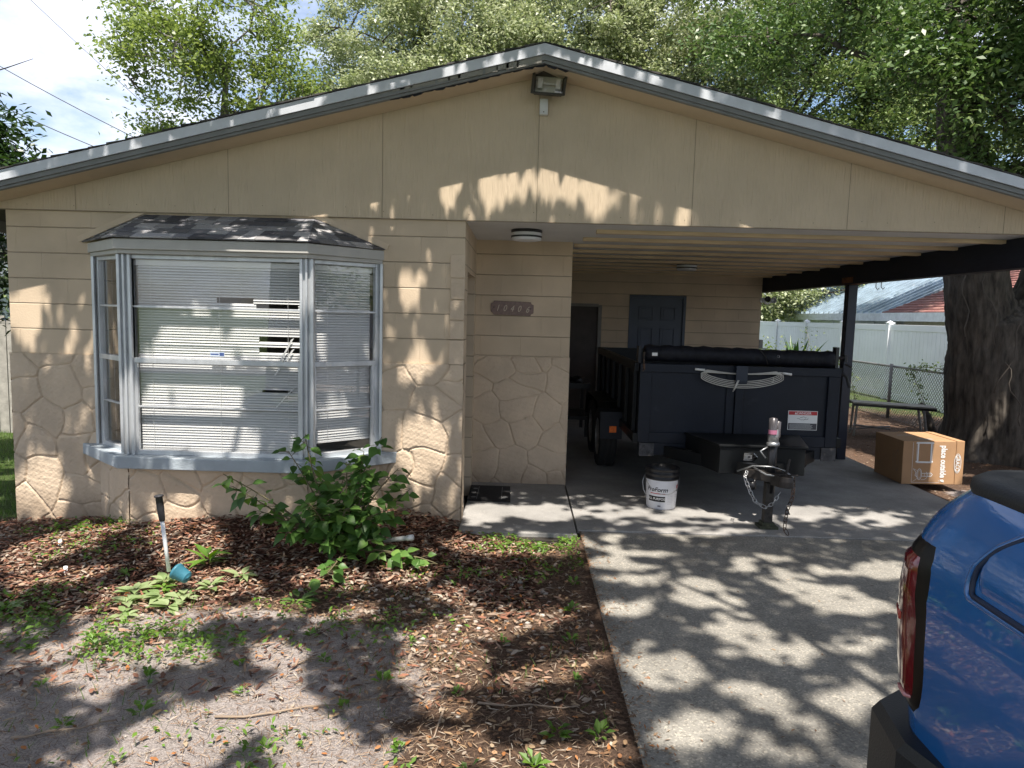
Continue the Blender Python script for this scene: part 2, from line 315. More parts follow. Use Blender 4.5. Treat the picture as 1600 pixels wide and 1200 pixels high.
# ------------------------------------------------------------------ setting: ground
def sstep(a, b, x): t = np.clip((x-a)/(b-a), 0, 1); return t*t*(3-2*t)
def gz(x, y):
    x = np.asarray(x, float); y = np.asarray(y, float)
    z = -.075-.04*sstep(-3.6, -4.6, x)
    z = z+.185*np.exp(-((x+1.95)/1.25)**2-((y+.35)/.62)**2)+.10*np.exp(-((x+.85)/.38)**2-((y+.05)/.4)**2)
    z = z+.03*sstep(4.6, 5.6, x)*sstep(0, 3, y)+.012*np.sin(x*2.3+1.1)*np.cos(y*1.9)+.006*np.sin(x*7.1)*np.sin(y*6.3)
    inslab = sstep(.62, .68, x)*sstep(4.15, 4.05, x)
    z = z+.045*np.exp(-((x-.5)/.14)**2)*sstep(0, -.4, y)
    return z
def gridaxis(lo, hi, f0, f1, st):
    a = list(np.arange(f0, f1, st)); s = st; x = f0
    while x > lo: s *= 1.35; x -= s; a.insert(0, x)
    s = st; x = a[-1]
    while x < hi: s *= 1.35; x += s; a.append(x)
    return np.array(a)
xs = gridaxis(-400, 400, -6, 8, .07); ys = gridaxis(-400, 400, -5, 5, .07)
X, Y = np.meshgrid(xs, ys); Zg = gz(X, Y)
under = (X > .62) & (X < 3.95) & (Y < -.05) & (Y > -14); Zg = np.where(under, -.2, Zg)
under = (X > -4.0) & (X < 4.15) & (Y > -.05) & (Y < 8) & ~((X < -.6) & (Y < .05)); Zg = np.where(under, -.2, Zg)
under = (X > -.38) & (X < .6) & (Y > -.12) & (Y < 1); Zg = np.where(under, -.2, Zg)
V = np.stack([X, Y, Zg], -1).reshape(-1, 3); ny, nx = X.shape; I = np.arange(ny*nx).reshape(ny, nx)
Q = np.stack([I[:-1, :-1], I[:-1, 1:], I[1:, 1:], I[1:, :-1]], -1).reshape(-1, 4)
ground = fastmesh('yard_ground', V, Q, groundmat(), smooth=True); tag(ground, kind='structure')
def zones(x, y):
    bed = sstep(-1.75, -1.35, y+.22*(x+1.5)*0+.25*np.sin(x*1.7))*sstep(.35, -.1, x)*sstep(.3, -.2, y)
    sand = sstep(.1, -1.2, x)*sstep(-1.5, -2.1, y+.1*x)
    sand = np.maximum(sand, .75*sstep(-.3, -.9, x)*sstep(-2.0, -2.6, y)); sand = np.maximum(sand, sstep(4.3, 5.0, x)*sstep(2.4, 1.5, y)*.9)
    grass = sstep(-4.0, -4.4, x)*sstep(-.6, .4, y); grass = np.maximum(grass, sstep(5.2, 7, np.hypot(x, (y+1)*.8-2))*.55*(x < 0))
    grass = np.maximum(grass, sstep(9, 14, np.hypot(x, y)))
    return sand, bed, grass
a_, b_, c_ = zones(X.ravel(), Y.ravel())
ca = ground.data.color_attributes.new('zone', 'FLOAT_COLOR', 'POINT'); ca.data.foreach_set('color', np.stack([a_, b_, c_, np.ones_like(a_)], -1).astype(np.float32).ravel())
# concrete
m = MB(); m.box((.53, -14, -.16), (3.95, -.105, -.006)); drv = m.build('driveway', M_DRIVE, bevel=.008); tag(drv, kind='structure')
m = MB(); m.box((.508, -.092, -.16), (4.3, 7.6, 0)); cf = m.build('carport_floor', M_SLAB, bevel=.006); tag(cf, kind='structure')
m = MB(); m.box((-.455, -.22, -.16), (.494, 1.45, .004)); tag(m.build('walkway', M_SLAB, bevel=.008), kind='structure')
m = MB(); m.box((-.6, -.3, -.3), (4.0, .6, -.03)); tag(m.build('joint_soil', mat('joint_dirt', (.03, .025, .02), .95), origin=None), kind='structure')
m = MB(); m.box((-200, -21, -.14), (200, -14.02, -.07)); tag(m.build('road', mat('asphalt', (.22, .22, .215), .85, bump=.4, bscale=80), bevel=0), kind='structure')
# ------------------------------------------------------------------ house
house = thing('house', (0, 3, 0), 'tan block and flagstone bungalow with low gable roof, bay window and open carport', 'house')
ZT = 2.462; RISE = .247; PX = .12; PZ = 3.70
def rz(x): return PZ-RISE*abs(x-PX)
def stone_patch(mb, o, u, W, z0, z1, nrm, seed, cell=.30, step=.0072, amp=.015):
    """flagstone relief pressed into stucco: a displaced grid"""
    r = np.random.default_rng(seed); o = np.array(o, float); u = np.array(u, float); nrm = np.array(nrm, float)
    nu = max(2, int(W/step)); nv = max(2, int((z1-z0)/step)); U, Vv = np.meshgrid(np.linspace(0, W, nu+1), np.linspace(z0, z1, nv+1))
    pts = []
    for i in range(-1, int(W/cell)+3):
        for j in range(-1, int((z1-z0)/(cell*.85))+3):
            pts.append(((i+.5*(j % 2)+r.uniform(-.42, .42))*cell, z0+(j+r.uniform(-.4, .4))*cell*.85, r.uniform(.72, 1.3), r.uniform(-1, 1), r.uniform(-1, 1)))
    pts = np.array(pts)
    wu = U+.016*np.sin(Vv*9+seed)+.006*np.sin(Vv*23+U*17+seed*2); wv = Vv+.016*np.sin(U*9+seed*3)+.006*np.sin(U*25+Vv*14)
    D = np.hypot((wu[..., None]-pts[:, 0])*pts[:, 2], (wv[..., None]-pts[:, 1])/pts[:, 2]); idx = np.argsort(D, -1)[..., :2]
    d1 = np.take_along_axis(D, idx[..., :1], -1)[..., 0]; d2 = np.take_along_axis(D, idx[..., 1:2], -1)[..., 0]
    e = d2-d1; g = sstep(.003, .017, e)*(.88+.12*sstep(.02, .10, e)); k = idx[..., 0]
    tilt = pts[k, 3]*(U-pts[k, 0])*.020+pts[k, 4]*(Vv-pts[k, 1])*.02
    # a smooth joint with a lip on its lower side
    fn = .0012*np.sin(U*61+Vv*40)*np.sin(Vv*77-U*30)+.0009*np.sin(U*150)*np.sin(Vv*170+U*31)
    H = amp*g+tilt*g+fn
    P = o[None, None]+U[..., None]*u+H[..., None]*nrm; P[..., 2] = Vv
    I = np.arange((nu+1)*(nv+1)).reshape(nv+1, nu+1)
    Q = np.stack([I[:-1, :-1], I[:-1, 1:], I[1:, 1:], I[1:, :-1]], -1).reshape(-1, 4)
    if np.dot(np.cross(u, [0, 0, 1]), nrm) < 0: Q = Q[:, ::-1]
    mb.append((P.reshape(-1, 3), Q))
def build_patches(name, lst, parent):
    off = 0; Vs = []; Qs = []
    for v, q in lst: Vs.append(v); Qs.append(q+off); off += len(v)
    return fastmesh(name, np.concatenate(Vs), np.concatenate(Qs), M_STONE, parent, smooth=True)
ZS = 1.309
XL, XC, XK, YR, YB = -4.14, -.459, .499, 1.432, 6.2
# walls
m = MB(); m.box((XL, 0, -.2), (-3.43, .2, ZT)); m.box((-1.13, 0, -.2), (XC, .2, ZT)); m.box((-3.43, 0, 2.20), (-1.13, .2, ZT)); front = m.build('front_wall', M_BLOCK, house)
m = MB(); m.box((XC, YR, -.1), (XK, YR+.2, ZT)); m.build('porch_wall', M_BLOCK, house)
m = MB(); m.box((XK-.2, YR+.2, -.1), (XK, YB, ZT)); m.build('carport_side_wall', M_BLOCKY, house)
m = MB(); m.box((XC-.2, .2, -.1), (XC, .32, ZT)); m.box((XC-.2, .32, 2.08), (XC, 1.26, ZT)); m.box((XC-.2, 1.26, -.1), (XC, YR+.2, ZT)); m.build('entry_wall', M_BLOCKY, house)
m = MB(); m.box((XC-.14, .34, .01), (XC-.09, 1.24, 2.06)); ed = m.build('entry_door', M_NAVY, house)
m = MB(); m.lathe((XC-.05, .42, .98), [(0, .03), (.02, .028), (.028, .01), (.02, -.01), (.01, -.04)], 12, 'X'); m.build('door_knob', M_STEEL, ed, True)
m = MB(); m.box((XC-.1, .2, 0), (XC+.006, .34, .13)); m.build('threshold', M_NAVY, house)
m = MB()
m.box((XK, YB, -.1), (.78, YB+.2, ZT)); m.box((.78, YB, 1.93), (1.36, YB+.2, ZT)); m.box((1.36, YB, -.1), (1.82, YB+.2, ZT)); m.box((1.82, YB, 2.12), (2.76, YB+.2, ZT)); m.box((2.76, YB, -.1), (4.02, YB+.2, ZT))
m.build('carport_back_wall', M_BLOCK, house)
m = MB(); m.box((XL, .2, -.2), (XL+.2, 8, ZT)); m.build('side_wall', M_BLOCKY, house)
m = MB(); m.box((XL+.2, 4.2, -.1), (XK-.2, 4.3, ZT)); m.box((XL+.2, .2, -.12), (XC-.2, 4.2, -.02)); m.each('interior', mat('interior_paint', (.35, .34, .31), .8), house)
# stone veneer
P = []
e = .004
stone_patch(P, (XL-.004, -e, 0), (1, 0, 0), .715, -.25, ZS, (0, -1, 0), 3)
stone_patch(P, (-1.13, -e, 0), (1, 0, 0), XC+.006+1.13, -.25, ZS, (0, -1, 0), 11)
stone_patch(P, (XC+.004, -.014, 0), (0, 1, 0), .23, -.1, ZS, (1, 0, 0), 14, amp=.006)
stone_patch(P, (XL-.004, .0, 0), (0, 1, 0), 2.5, -.25, ZS, (-1, 0, 0), 15)
stone_patch(P, (-3.43, 0, 0), (.755, -.656, 0), .61, -.25, .50, (-.656, -.755, 0), 21)
stone_patch(P, (-2.97, -.4, 0), (1, 0, 0), 1.37, -.25, .50, (0, -1, 0), 22)
stone_patch(P, (-1.6, -.4, 0), (.761, .648, 0), .618, -.25, .50, (.648, -.761, 0), 23)
build_patches('front_flagstone', P, house)
m = MB(); m.prism([(-3.425, .01, -.25), (-2.967, -.395, -.25), (-1.603, -.395, -.25), (-1.135, .01, -.25)], (0, 0, .744)); m.prism([(-2.974, -.405, -.25), (-2.95, -.402, -.25), (-2.96, -.38, -.25), (-2.985, -.392, -.25)], (0, 0, .744)); m.prism([(-1.615, -.402, -.25), (-1.596, -.406, -.25), (-1.585, -.394, -.25), (-1.61, -.38, -.25)], (0, 0, .744)); m.build('bay_base', M_STONE, house)
P = []; stone_patch(P, (XC, YR-e, 0), (1, 0, 0), XK-XC+.005, -.02, ZS-.005, (0, -1, 0), 33); build_patches('porch_flagstone', P, house)
# top ledges of the veneer and quoin strip beside the porch
m = MB(); m.box((XL-.012, -.014, ZS-.004), (-3.43, -.0005, ZS+.004)); m.box((-1.13, -.014, ZS-.004), (-.575, -.0005, ZS+.004)); m.box((XC, YR-.014, ZS-.004), (XK+.004, YR-.0005, ZS+.003)); m.each('veneer_ledge', M_PAINT, house)
m = MB(); zq = ZS+.004
for i, h in enumerate((.205, .155, .165, .17, .195)):
    m.box((-.573+.004*(i % 2), -.016-.002*(i % 2), zq), (XC+.004, -.0008, zq+h-.010)); zq += h
m.build('quoin_strip', M_STONE, house, bevel=.004)
# gable
m = MB(); yg = -.022
def under(x): return rz(x)-.118
xl, xr = PX-(PZ-.118-ZT)/RISE, PX+(PZ-.118-ZT)/RISE
xr = min(xr, 4.60); m.prism([(xl, yg, ZT), (xr, yg, ZT), (xr, yg, max(under(xr), ZT+.002)), (PX, yg, under(PX))], (0, .02, 0)); gab = m.build('gable_panel', M_GABLE, house)
m = MB()
for x in (-3.56+1.22*k for k in range(8)):
    if xl+.1 < x < xr-.1: m.box((x-.0022, yg-.0015, ZT+.002), (x+.0022, yg-.0005, under(x)-.004))
m.each('panel_seam', M_SEAM, gab)
m = MB(); m.box((xl, yg-.003, ZT-.006), (xr, 0, ZT-.0005)); m.build('panel_edge', M_SEAM, gab)
m = MB()
for k in range(26): x = xl+.5+k*.31+random.uniform(-.1, .1); m.lathe((x, yg-.001, ZT+.03+random.uniform(0, .05)), [(0, -.002), (.004, -.001), (.004, .001)], 6, 'Y')
m.each('nail_head', M_SEAM, gab)
# carport ceiling, battens
m = MB(); m.box((XC, -.001, ZT), (4.58, 6.7, ZT+.02)); m.build('ceiling', M_CEIL, house)
for k in range(10):
    y = .36+.6*k; x0 = .62 if k < 1 else (.52 if k > 1 else .56)
    m = MB(); m.box((x0, y, ZT-.032), (4.02 if k else 4.3, y+.064, ZT-.001)); m.build('batten', M_BATTEN, house, bevel=.002)
m = MB(); m.box((4.05, -.03, 2.215), (4.19, 6.6, ZT-.001)); m.build('beam', M_BEAM, house, bevel=.004)
m = MB(); m.box((4.055, 2.95, 2.213), (4.185, 3.35, 2.2145)); m.box((4.047, 3.05, 2.23), (4.0495, 3.34, 2.30)); m.build('bare_wood_patch', mat('bare_wood', (.20, .09, .04), .8, var=.5, scale=20), house)
m = MB(); m.box((4.08, 3.2, 0), (4.19, 3.32, 2.213)); m.build('post', M_NAVY, house, bevel=.004)
m = MB()
for k in (0, 1):
    m.tube([(4.12, 2.62-.12*k, 2.215), (4.12, 2.62-.12*k, 2.16), (4.14, 2.62-.12*k, 2.13), (4.16, 2.62-.12*k, 2.15)], .005)
m.each('cup_hook', M_STEEL, house)
# doors in the back of the carport
def panel_door(name, x0, x1, z1, y, m_, parent, label=None):
    t = MB(); t.box((x0, y+.03, .01), (x1, y+.07, z1)); d = t.build(name, m_, parent)
    wd = x1-x0
    for (a, b) in ((.14, .43), (.57, .86)):
        for (p, q) in ((.08, .36), (.42, .76), (.82, .93)):
            f = MB(); ux0, ux1, uz0, uz1 = x0+a*wd, x0+b*wd, p*z1, q*z1; yy = y+.03
            for (i0, i1, j0, j1) in ((ux0, ux1, uz0, uz0+.02), (ux0, ux1, uz1-.02, uz1), (ux0, ux0+.02, uz0+.02, uz1-.02), (ux1-.02, ux1, uz0+.02, uz1-.02)): f.box((i0, yy-.018, j0), (i1, yy-.0005, j1))
            f.box((ux0+.045, yy-.008, uz0+.045), (ux1-.045, yy-.0005, uz1-.045)); f.build('door_panel', m_, d, bevel=.003)
    f = MB(); f.box((x0-.045, y-.012, 0), (x0, y+.03, z1+.045)); f.box((x1, y-.012, 0), (x1+.045, y+.03, z1+.045)); f.box((x0, y-.012, z1), (x1, y+.03, z1+.045)); f.build('door_frame', m_, d)
    f = MB(); f.lathe((x1-.07, y-.0, .95), [(.0, -.03), (.025, -.025), (.03, -.01), (.012, .01), (.012, .03)], 12, 'Y'); f.build('door_knob', M_STEEL, d, True)
    return d
M_DOOR = mat('slate_blue_door', (.040, .056, .095), .4, var=.1)
panel_door('door', 1.86, 2.72, 2.07, YB, M_DOOR, house)
m = MB(); m.box((.80, YB+.05, 0), (1.34, YB+.09, 1.90)); d2 = m.build('utility_door', mat('dark_brown_door', (.075, .06, .055), .6), house)
m = MB(); m.box((1.30, YB-.012, 0), (1.355, YB+.05, 1.93)); m.box((.78, YB-.012, 1.90), (1.30, YB+.05, 1.95)); m.build('door_frame', mat('grey_frame', (.25, .24, .22), .6), d2)
# roof: shingled slopes with rake boards
M_SHINGLE = None
def shinglemat(name, cols, sc_=(1, 1, 1)):
    m, t, b = newmat(name); n = t.nodes.new; l = t.links.new
    g = n('ShaderNodeNewGeometry'); r = n('ShaderNodeValToRGB'); e = r.color_ramp.elements
    while len(e) < len(cols): e.new(.5)
    for i, c in enumerate(cols): e[i].position = i/(len(cols)-1); e[i].color = rgb(c)
    l(g.outputs['Random Per Island'], r.inputs[0])
    z = n('ShaderNodeTexNoise'); z.inputs['Scale'].default_value = 260; z.inputs['Detail'].default_value = 3; l(g.outputs['Position'], z.inputs[0])
    x = n('ShaderNodeMix'); x.data_type = 'RGBA'; x.blend_type = 'MULTIPLY'; x.inputs[0].default_value = .7; l(r.outputs[0], x.inputs[6])
    r_ = n('ShaderNodeValToRGB'); r_.color_ramp.elements[0].position = .35; r_.color_ramp.elements[0].color = (.4, .4, .4, 1); r_.color_ramp.elements[1].position = .65; r_.color_ramp.elements[1].color = (1.5, 1.5, 1.5, 1); l(z.outputs[0], r_.inputs[0]); l(r_.outputs[0], x.inputs[7])
    l(x.outputs[2], b.inputs['Base Color']); b.inputs['Roughness'].default_value = .9
    bp = n('ShaderNodeBump'); bp.inputs['Strength'].default_value = .5; bp.inputs['Distance'].default_value = .004; l(z.outputs[0], bp.inputs['Height']); l(bp.outputs[0], b.inputs['Normal']); return m
M_SHINGLE = shinglemat('grey_shingle', [(.07, .07, .08), (.15, .15, .165), (.26, .26, .275), (.48, .47, .47), (.10, .10, .105), (.20, .195, .20)])
M_SHINGLE_D = shinglemat('dark_shingle', [(.03, .03, .032), (.06, .055, .055), (.09, .085, .08)])
XE0, XE1, YF, YBK = -4.78, 4.62, -.33, 8.3
roof = None
m = MB()
m.prism([(XE0, YF, rz(XE0)-.035), (PX, YF, PZ-.035), (PX, YF, PZ), (XE0, YF, rz(XE0))], (0, YBK-YF, 0))
m.prism([(PX, YF, PZ-.035), (XE1, YF, rz(XE1)-.035), (XE1, YF, rz(XE1)), (PX, YF, PZ)], (0, YBK-YF, 0))
# shingle courses as thin lapped tabs
for side in (-1, 1):
    Lr = (PX-XE0) if side < 0 else (XE1-PX); nco = int(Lr/.14)
    for k in range(nco+1):
        x1 = PX+side*k*.14; x0 = PX+side*min((k+1)*.14+.01, Lr+.02); y = YF-.016-random.uniform(0, .016)
        y2 = YF
        while y < YBK:
            yn = y+random.uniform(.2, .42) if k % 1 == 0 else YBK
            if y > 1.2: yn = YBK
            t0 = .007; lift = .013+random.uniform(0, .004)
            A = (x1, y, rz(x1)+t0*.3); B = (x0, y, rz(x0)+lift)
            Pq = [(x1, y, rz(x1)+.001), (x0, y, rz(x0)+.001), (x0, y, rz(x0)+lift), (x1, y, rz(x1)+.005)]
            m.prism(Pq, (0, min(yn, YBK)-y-.003, 0)); y = yn
roof = m.build('roof', M_SHINGLE_D, house)
def rake(name, ya, yb, dz0, dz1, mt, x0=XE0, x1=XE1, parent=None):
    t = MB()
    for (a, b) in ((x0, PX), (PX, x1)):
        if b <= a: continue
        t.prism([(a, ya, rz(a)-dz1), (b, ya, rz(b)-dz1), (b, ya, rz(b)-dz0), (a, ya, rz(a)-dz0)], (0, yb-ya, 0))
    return t.build(name, mt, parent or roof)
rake('drip_edge', -.346, -.331, .004, .078, M_FASCIA)
rake('rake_board', -.326, -.290, .079, .114, M_TRIM)
rake('rake_trim', -.312, -.276, .115, .133, M_TRIM)
rake('soffit', -.274, -.025, .119, .132, M_SOFFIT)
t = MB()
for k in range(14):
    x = PX-.02-k*.085+random.uniform(-.02, .02); h = .05*(1-k/15)+random.uniform(-.008, .008); t.prism([(x-.09, -.329, rz(x-.09)-.08), (x, -.329, rz(x)-.08), (x, -.329, rz(x)-.08-h), (x-.05, -.329, rz(x-.05)-.085-h*.8), (x-.09, -.329, rz(x-.09)-.082-h*.9)], (0, .002, 0))
t.each('peeled_board', M_PEEL, roof)
t = MB()
for k in range(16):
    x = PX+.18-k*.082; h = random.uniform(.012, .03); t.prism([(x-.085, -.300, rz(x-.085)-.134), (x, -.300, rz(x)-.134), (x-.02, -.300, rz(x)-.134-h*.6), (x-.07, -.300, rz(x-.06)-.134-h*.6*random.uniform(.3, 1.2))], (0, .02, 0))
t.each('peel_gap_shade', M_PEELGAP, roof)  # peeling edge, coloured near-black to paint in the shade of the missing soffit
t = MB()
t.box((XE0-.02, YF, rz(XE0)-.14), (XE0, YBK, rz(XE0)-.003)); t.box((XE1, YF, rz(XE1)-.14), (XE1+.02, YBK, rz(XE1)-.003)); t.each('eave_fascia', M_TRIM, roof)
m = MB(); m.prism([(XE0+.3, 8, ZT), (XE1-.3, 8, ZT), (PX, 8, PZ-.14)], (0, .1, 0)); m.box((XL+.2, 7.8, -.1), (4.02, 8, ZT)); m.build('rear_wall', M_BLOCK, house)
m = MB(); m.prism([(XE0+.01, -.02, rz(XE0)-.16), (XL, -.02, rz(XL)-.16), (XL, -.02, ZT-.001), (XE0+.01, -.02, ZT-.09)], (0, 8, 0))
# ------------------------------------------------------------------ bay window
BF = [(-3.43, 0), (-2.97, -.4), (-1.6, -.4), (-1.13, 0)]
ZB0, ZB1 = .585, 2.10
def offs(poly, d):    # outward offset of the three faces (miter)
    o = []
    ns = []
    for (a, b) in zip(poly[:-1], poly[1:]):
        u = np.array(b)-np.array(a); u = u/np.hypot(*u); ns.append(np.array([u[1], -u[0]]))
    for i, p in enumerate(poly):
        if i == 0: o.append((p[0]-d/abs(ns[0][0])*1.0 if ns[0][0] else p[0], 0)); continue
        if i == len(poly)-1: o.append((p[0]+d/abs(ns[-1][0]), 0)); continue
        n = ns[i-1]+ns[i]; n = n/np.hypot(*n); k = d/np.dot(n, ns[i]); o.append((p[0]+n[0]*k, p[1]+n[1]*k))
    return o
sill = MB(); S = offs(BF, .105); Sa = [(x, y, .50) for x, y in S]; Sb = [(x, y-.0, .588-.0*0) for x, y in S]
sill.prism([(x, y-.0005, .495) for x, y in S], (0, 0, .09)); sill.build('window_sill', mat('grey_sill_paint', (.36, .41, .45), .6, var=.12, scale=5, bump=.4, bscale=40, dirt=((.50, .50, .48), 8, .64)), house, bevel=.006)
def frame_bar(t, a, b, z0, z1, d0, d1, u0=0., u1=1.):
    """a box along face a->b, between heights z0..z1, depth d0 (outside) .. d1 (inside, positive inward)"""
    a = Vector((a[0], a[1], 0)); b = Vector((b[0], b[1], 0)); u = (b-a); n = Vector((u.y, -u.x, 0)).normalized()
    p = a+u*u0; q = a+u*u1
    t.prism([tuple(p-n*d0*-1*-1+Vector((0, 0, z0))) if 0 else tuple(p-n*d0+Vector((0, 0, z0))), tuple(q-n*d0+Vector((0, 0, z0))), tuple(q-n*d1+Vector((0, 0, z0))), tuple(p-n*d1+Vector((0, 0, z0)))], (0, 0, z1-z0))
faces = list(zip(BF[:-1], BF[1:])); bars = (1.715, 1.31, .955)
for fi, (a, b) in enumerate(faces):
    Lf = math.dist(a, b); e0 = .045/Lf; t = MB()
    # outer frame
    frame_bar(t, a, b, ZB0, ZB1, 0, .045, 0.004, e0); frame_bar(t, a, b, ZB0, ZB1, 0, .045, 1-e0, .996)
    frame_bar(t, a, b, ZB0, ZB0+.035, .004, .041, e0, 1-e0); frame_bar(t, a, b, ZB1-.03, ZB1, .004, .041, e0, 1-e0)
    wn = t.build('window', M_ALU, house, bevel=.003)
    for z, h, dd in ((bars[0], .016, .008), (bars[1], .038, -.006), (bars[2], .014, .008)):
        t = MB(); frame_bar(t, a, b, z-h/2, z+h/2, dd, .036, e0*1.0, 1-e0); t.build('sash_bar', M_ALU, wn, bevel=.002)
    t = MB(); frame_bar(t, a, b, ZB0+.035, bars[1]-.019, .006, .034, e0, e0+.028/Lf); frame_bar(t, a, b, ZB0+.035, bars[1]-.019, .006, .034, 1-e0-.028/Lf, 1-e0); t.each('lower_sash', M_ALU, wn)
    t = MB(); frame_bar(t, a, b, ZB0+.03, ZB1-.03, .022, .025, e0, 1-e0); t.build('pane', M_GLASS, wn)
    # blind
    av = Vector((a[0], a[1], 0)); bv = Vector((b[0], b[1], 0)); u = bv-av; n = Vector((u.y, -u.x, 0)).normalized(); un = u.normalized()
    t = MB(); z = ZB1-.085; k = 0; u0, u1 = .06, Lf-.06; zend = (.66, .625, .70)[fi]
    gaps = {}
    while z > zend:
        seg = [(u0, u1, 0)]
        if fi == 1:
            zz = z
            if 1.768 < zz < 1.795: seg = [(u0, .66, 0), (.94, u1, .2)]
            elif 1.715 < zz < 1.768: seg = [(u0, .96, 0), (u1-.03, u1, 0)]
            elif 1.475 < zz < 1.505: seg = [(u0, .98, 0)]
            elif 1.435 < zz < 1.475: seg = [(u0, u1, .25)]
            elif 1.40 < zz < 1.425: seg = [(u0, .98, 0)]
            elif 1.385 < zz < 1.40: seg = [(u0, u1, .3)]
            elif 1.085 < zz < 1.112: seg = [(u0, 1.0, 0), (u1-.08, u1, 0)]
        if fi == 0: seg = [(u0+.22, u1, 0)] if True else seg
        for (s0, s1, tw) in seg:
            dn = .075; c0 = av+un*s0-n*dn; c1 = av+un*s1-n*dn; sag = random.uniform(-.0012, .0012)
            hh = .0095; ti = .0085+random.uniform(-.0012, .0012)
            if tw: ti += .004
            z_0 = z+sag; z_1 = z-sag
            t.quad(c0-n*ti+Vector((0, 0, z_0+hh)), c0+n*(ti*.2+.003)+Vector((0, 0, z_0+.001)), c1+n*(ti*.2+.003)+Vector((0, 0, z_1+.001)), c1-n*ti+Vector((0, 0, z_1+hh)))
            t.quad(c0+n*(ti*.2+.003)+Vector((0, 0, z_0+.001)), c0+n*ti+Vector((0, 0, z_0-hh)), c1+n*ti+Vector((0, 0, z_1-hh)), c1+n*(ti*.2+.003)+Vector((0, 0, z_1+.001)))
        z -= .0205
    if fi == 1:
        for (x0, z0_, x1, z1_) in ((1.24, 1.50, 1.15, 1.33), (1.245, 1.42, 1.19, 1.33), (1.14, 1.27, 1.10, 1.21), (1.245, 1.12, 1.10, .955)):
            p = av+un*x0-n*.055+Vector((0, 0, z0_)); q = av+un*x1-n*.05+Vector((0, 0, z1_)); wv = Vector((.011, 0, .006)); t.quad(p-wv, p+wv, q+wv, q-wv)
    bl = t.build('blind', M_BLIND, wn)
    t = MB(); frame_bar(t, a, b, ZB1-.075, ZB1-.035, .06, .095, .05/Lf+(.22/Lf if fi == 0 else 0), 1-.05/Lf); frame_bar(t, a, b, zend-.012, zend+.002, .065, .09, .06/Lf+(.22/Lf if fi == 0 else 0), 1-.06/Lf); t.each('blind_rail', M_BLIND, wn)
    t = MB()
    for q in ((.12, .5, .88) if fi == 1 else (.3, .75)):
        frame_bar(t, a, b, zend, ZB1-.07, .055, .0565, q, q+.0018/Lf)
    t.each('blind_cord', M_PRINTW, wn)
    if fi == 1:
        t = MB(); frame_bar(t, a, b, 1.352, 1.387, .0205, .0215, .455, .535); st = t.build('window_sticker', mat('pale_sticker', (.55, .62, .72), .5), wn)
        t = MB(); frame_bar(t, a, b, 1.358, 1.381, .0195, .0203, .508, .533); frame_bar(t, a, b, 1.364, 1.374, .0195, .0203, .458, .503); t.build('sticker_print', mat('blue_print', (.05, .09, .25), .5), wn)
# corner posts
for c in BF[1:3]:
    s = -1 if c[0] < -2 else 1
    t = MB(); t.prism([(c[0]-.045, c[1]+.004, ZB0), (c[0]+.045, c[1]-.012 if s > 0 else c[1]-.012, ZB0), (c[0]+.045, c[1]+.055, ZB0), (c[0]-.045, c[1]+.055, ZB0)], (0, 0, ZB1-ZB0-.001))
    t.box((c[0]-.052, c[1]-.022, ZB0), (c[0]-.030, c[1]+.004, ZB1-.001)); t.box((c[0]+.030, c[1]-.022, ZB0), (c[0]+.052, c[1]+.004, ZB1-.001)); t.box((c[0]-.008, c[1]-.026, ZB0), (c[0]+.008, c[1]-.0125, ZB1-.001))
    t.build('corner_post', M_ALU, house, bevel=.003)
t = MB()
for px_, s in ((-3.43, -1), (-1.13, 1)): t.box((min(px_, px_+s*.02), -.03, ZB0), (max(px_, px_+s*.02), .0, ZB1)) 
t.each('window_jamb', M_ALU, house)
# fascia and hipped little roof over the bay
S1 = offs(BF, .055); S2 = offs(BF, .085); S1[0] = (-3.47, 0); S2[0] = (-3.49, 0); S1[3] = (-1.115, 0); S2[3] = (-1.105, 0)
t = MB(); t.prism([(x, y-.001, ZB1+.001) for x, y in S1], (0, 0, .03)); t.prism([(x, y-.001, ZB1+.0315) for x, y in S2], (0, 0, .075)); t.build('bay_fascia', mat('putty_fascia', (.47, .46, .43), .55, var=.08, dirt=((.33, .32, .30), 8, .65)), house, bevel=.003)
br = MB(); S3 = offs(BF, .115); S3[0] = (-3.53, 0); S3[3] = (-1.10, 0); zf = ZB1+.112; zr = 2.44; rid = [(-3.02, -.003), (-1.66, -.003)]
hipf = [(S3[1], S3[2], rid[0], rid[1]), (S3[0], S3[1], rid[0], rid[0]), (S3[2], S3[3], rid[1], rid[1])]
base_poly = MB()
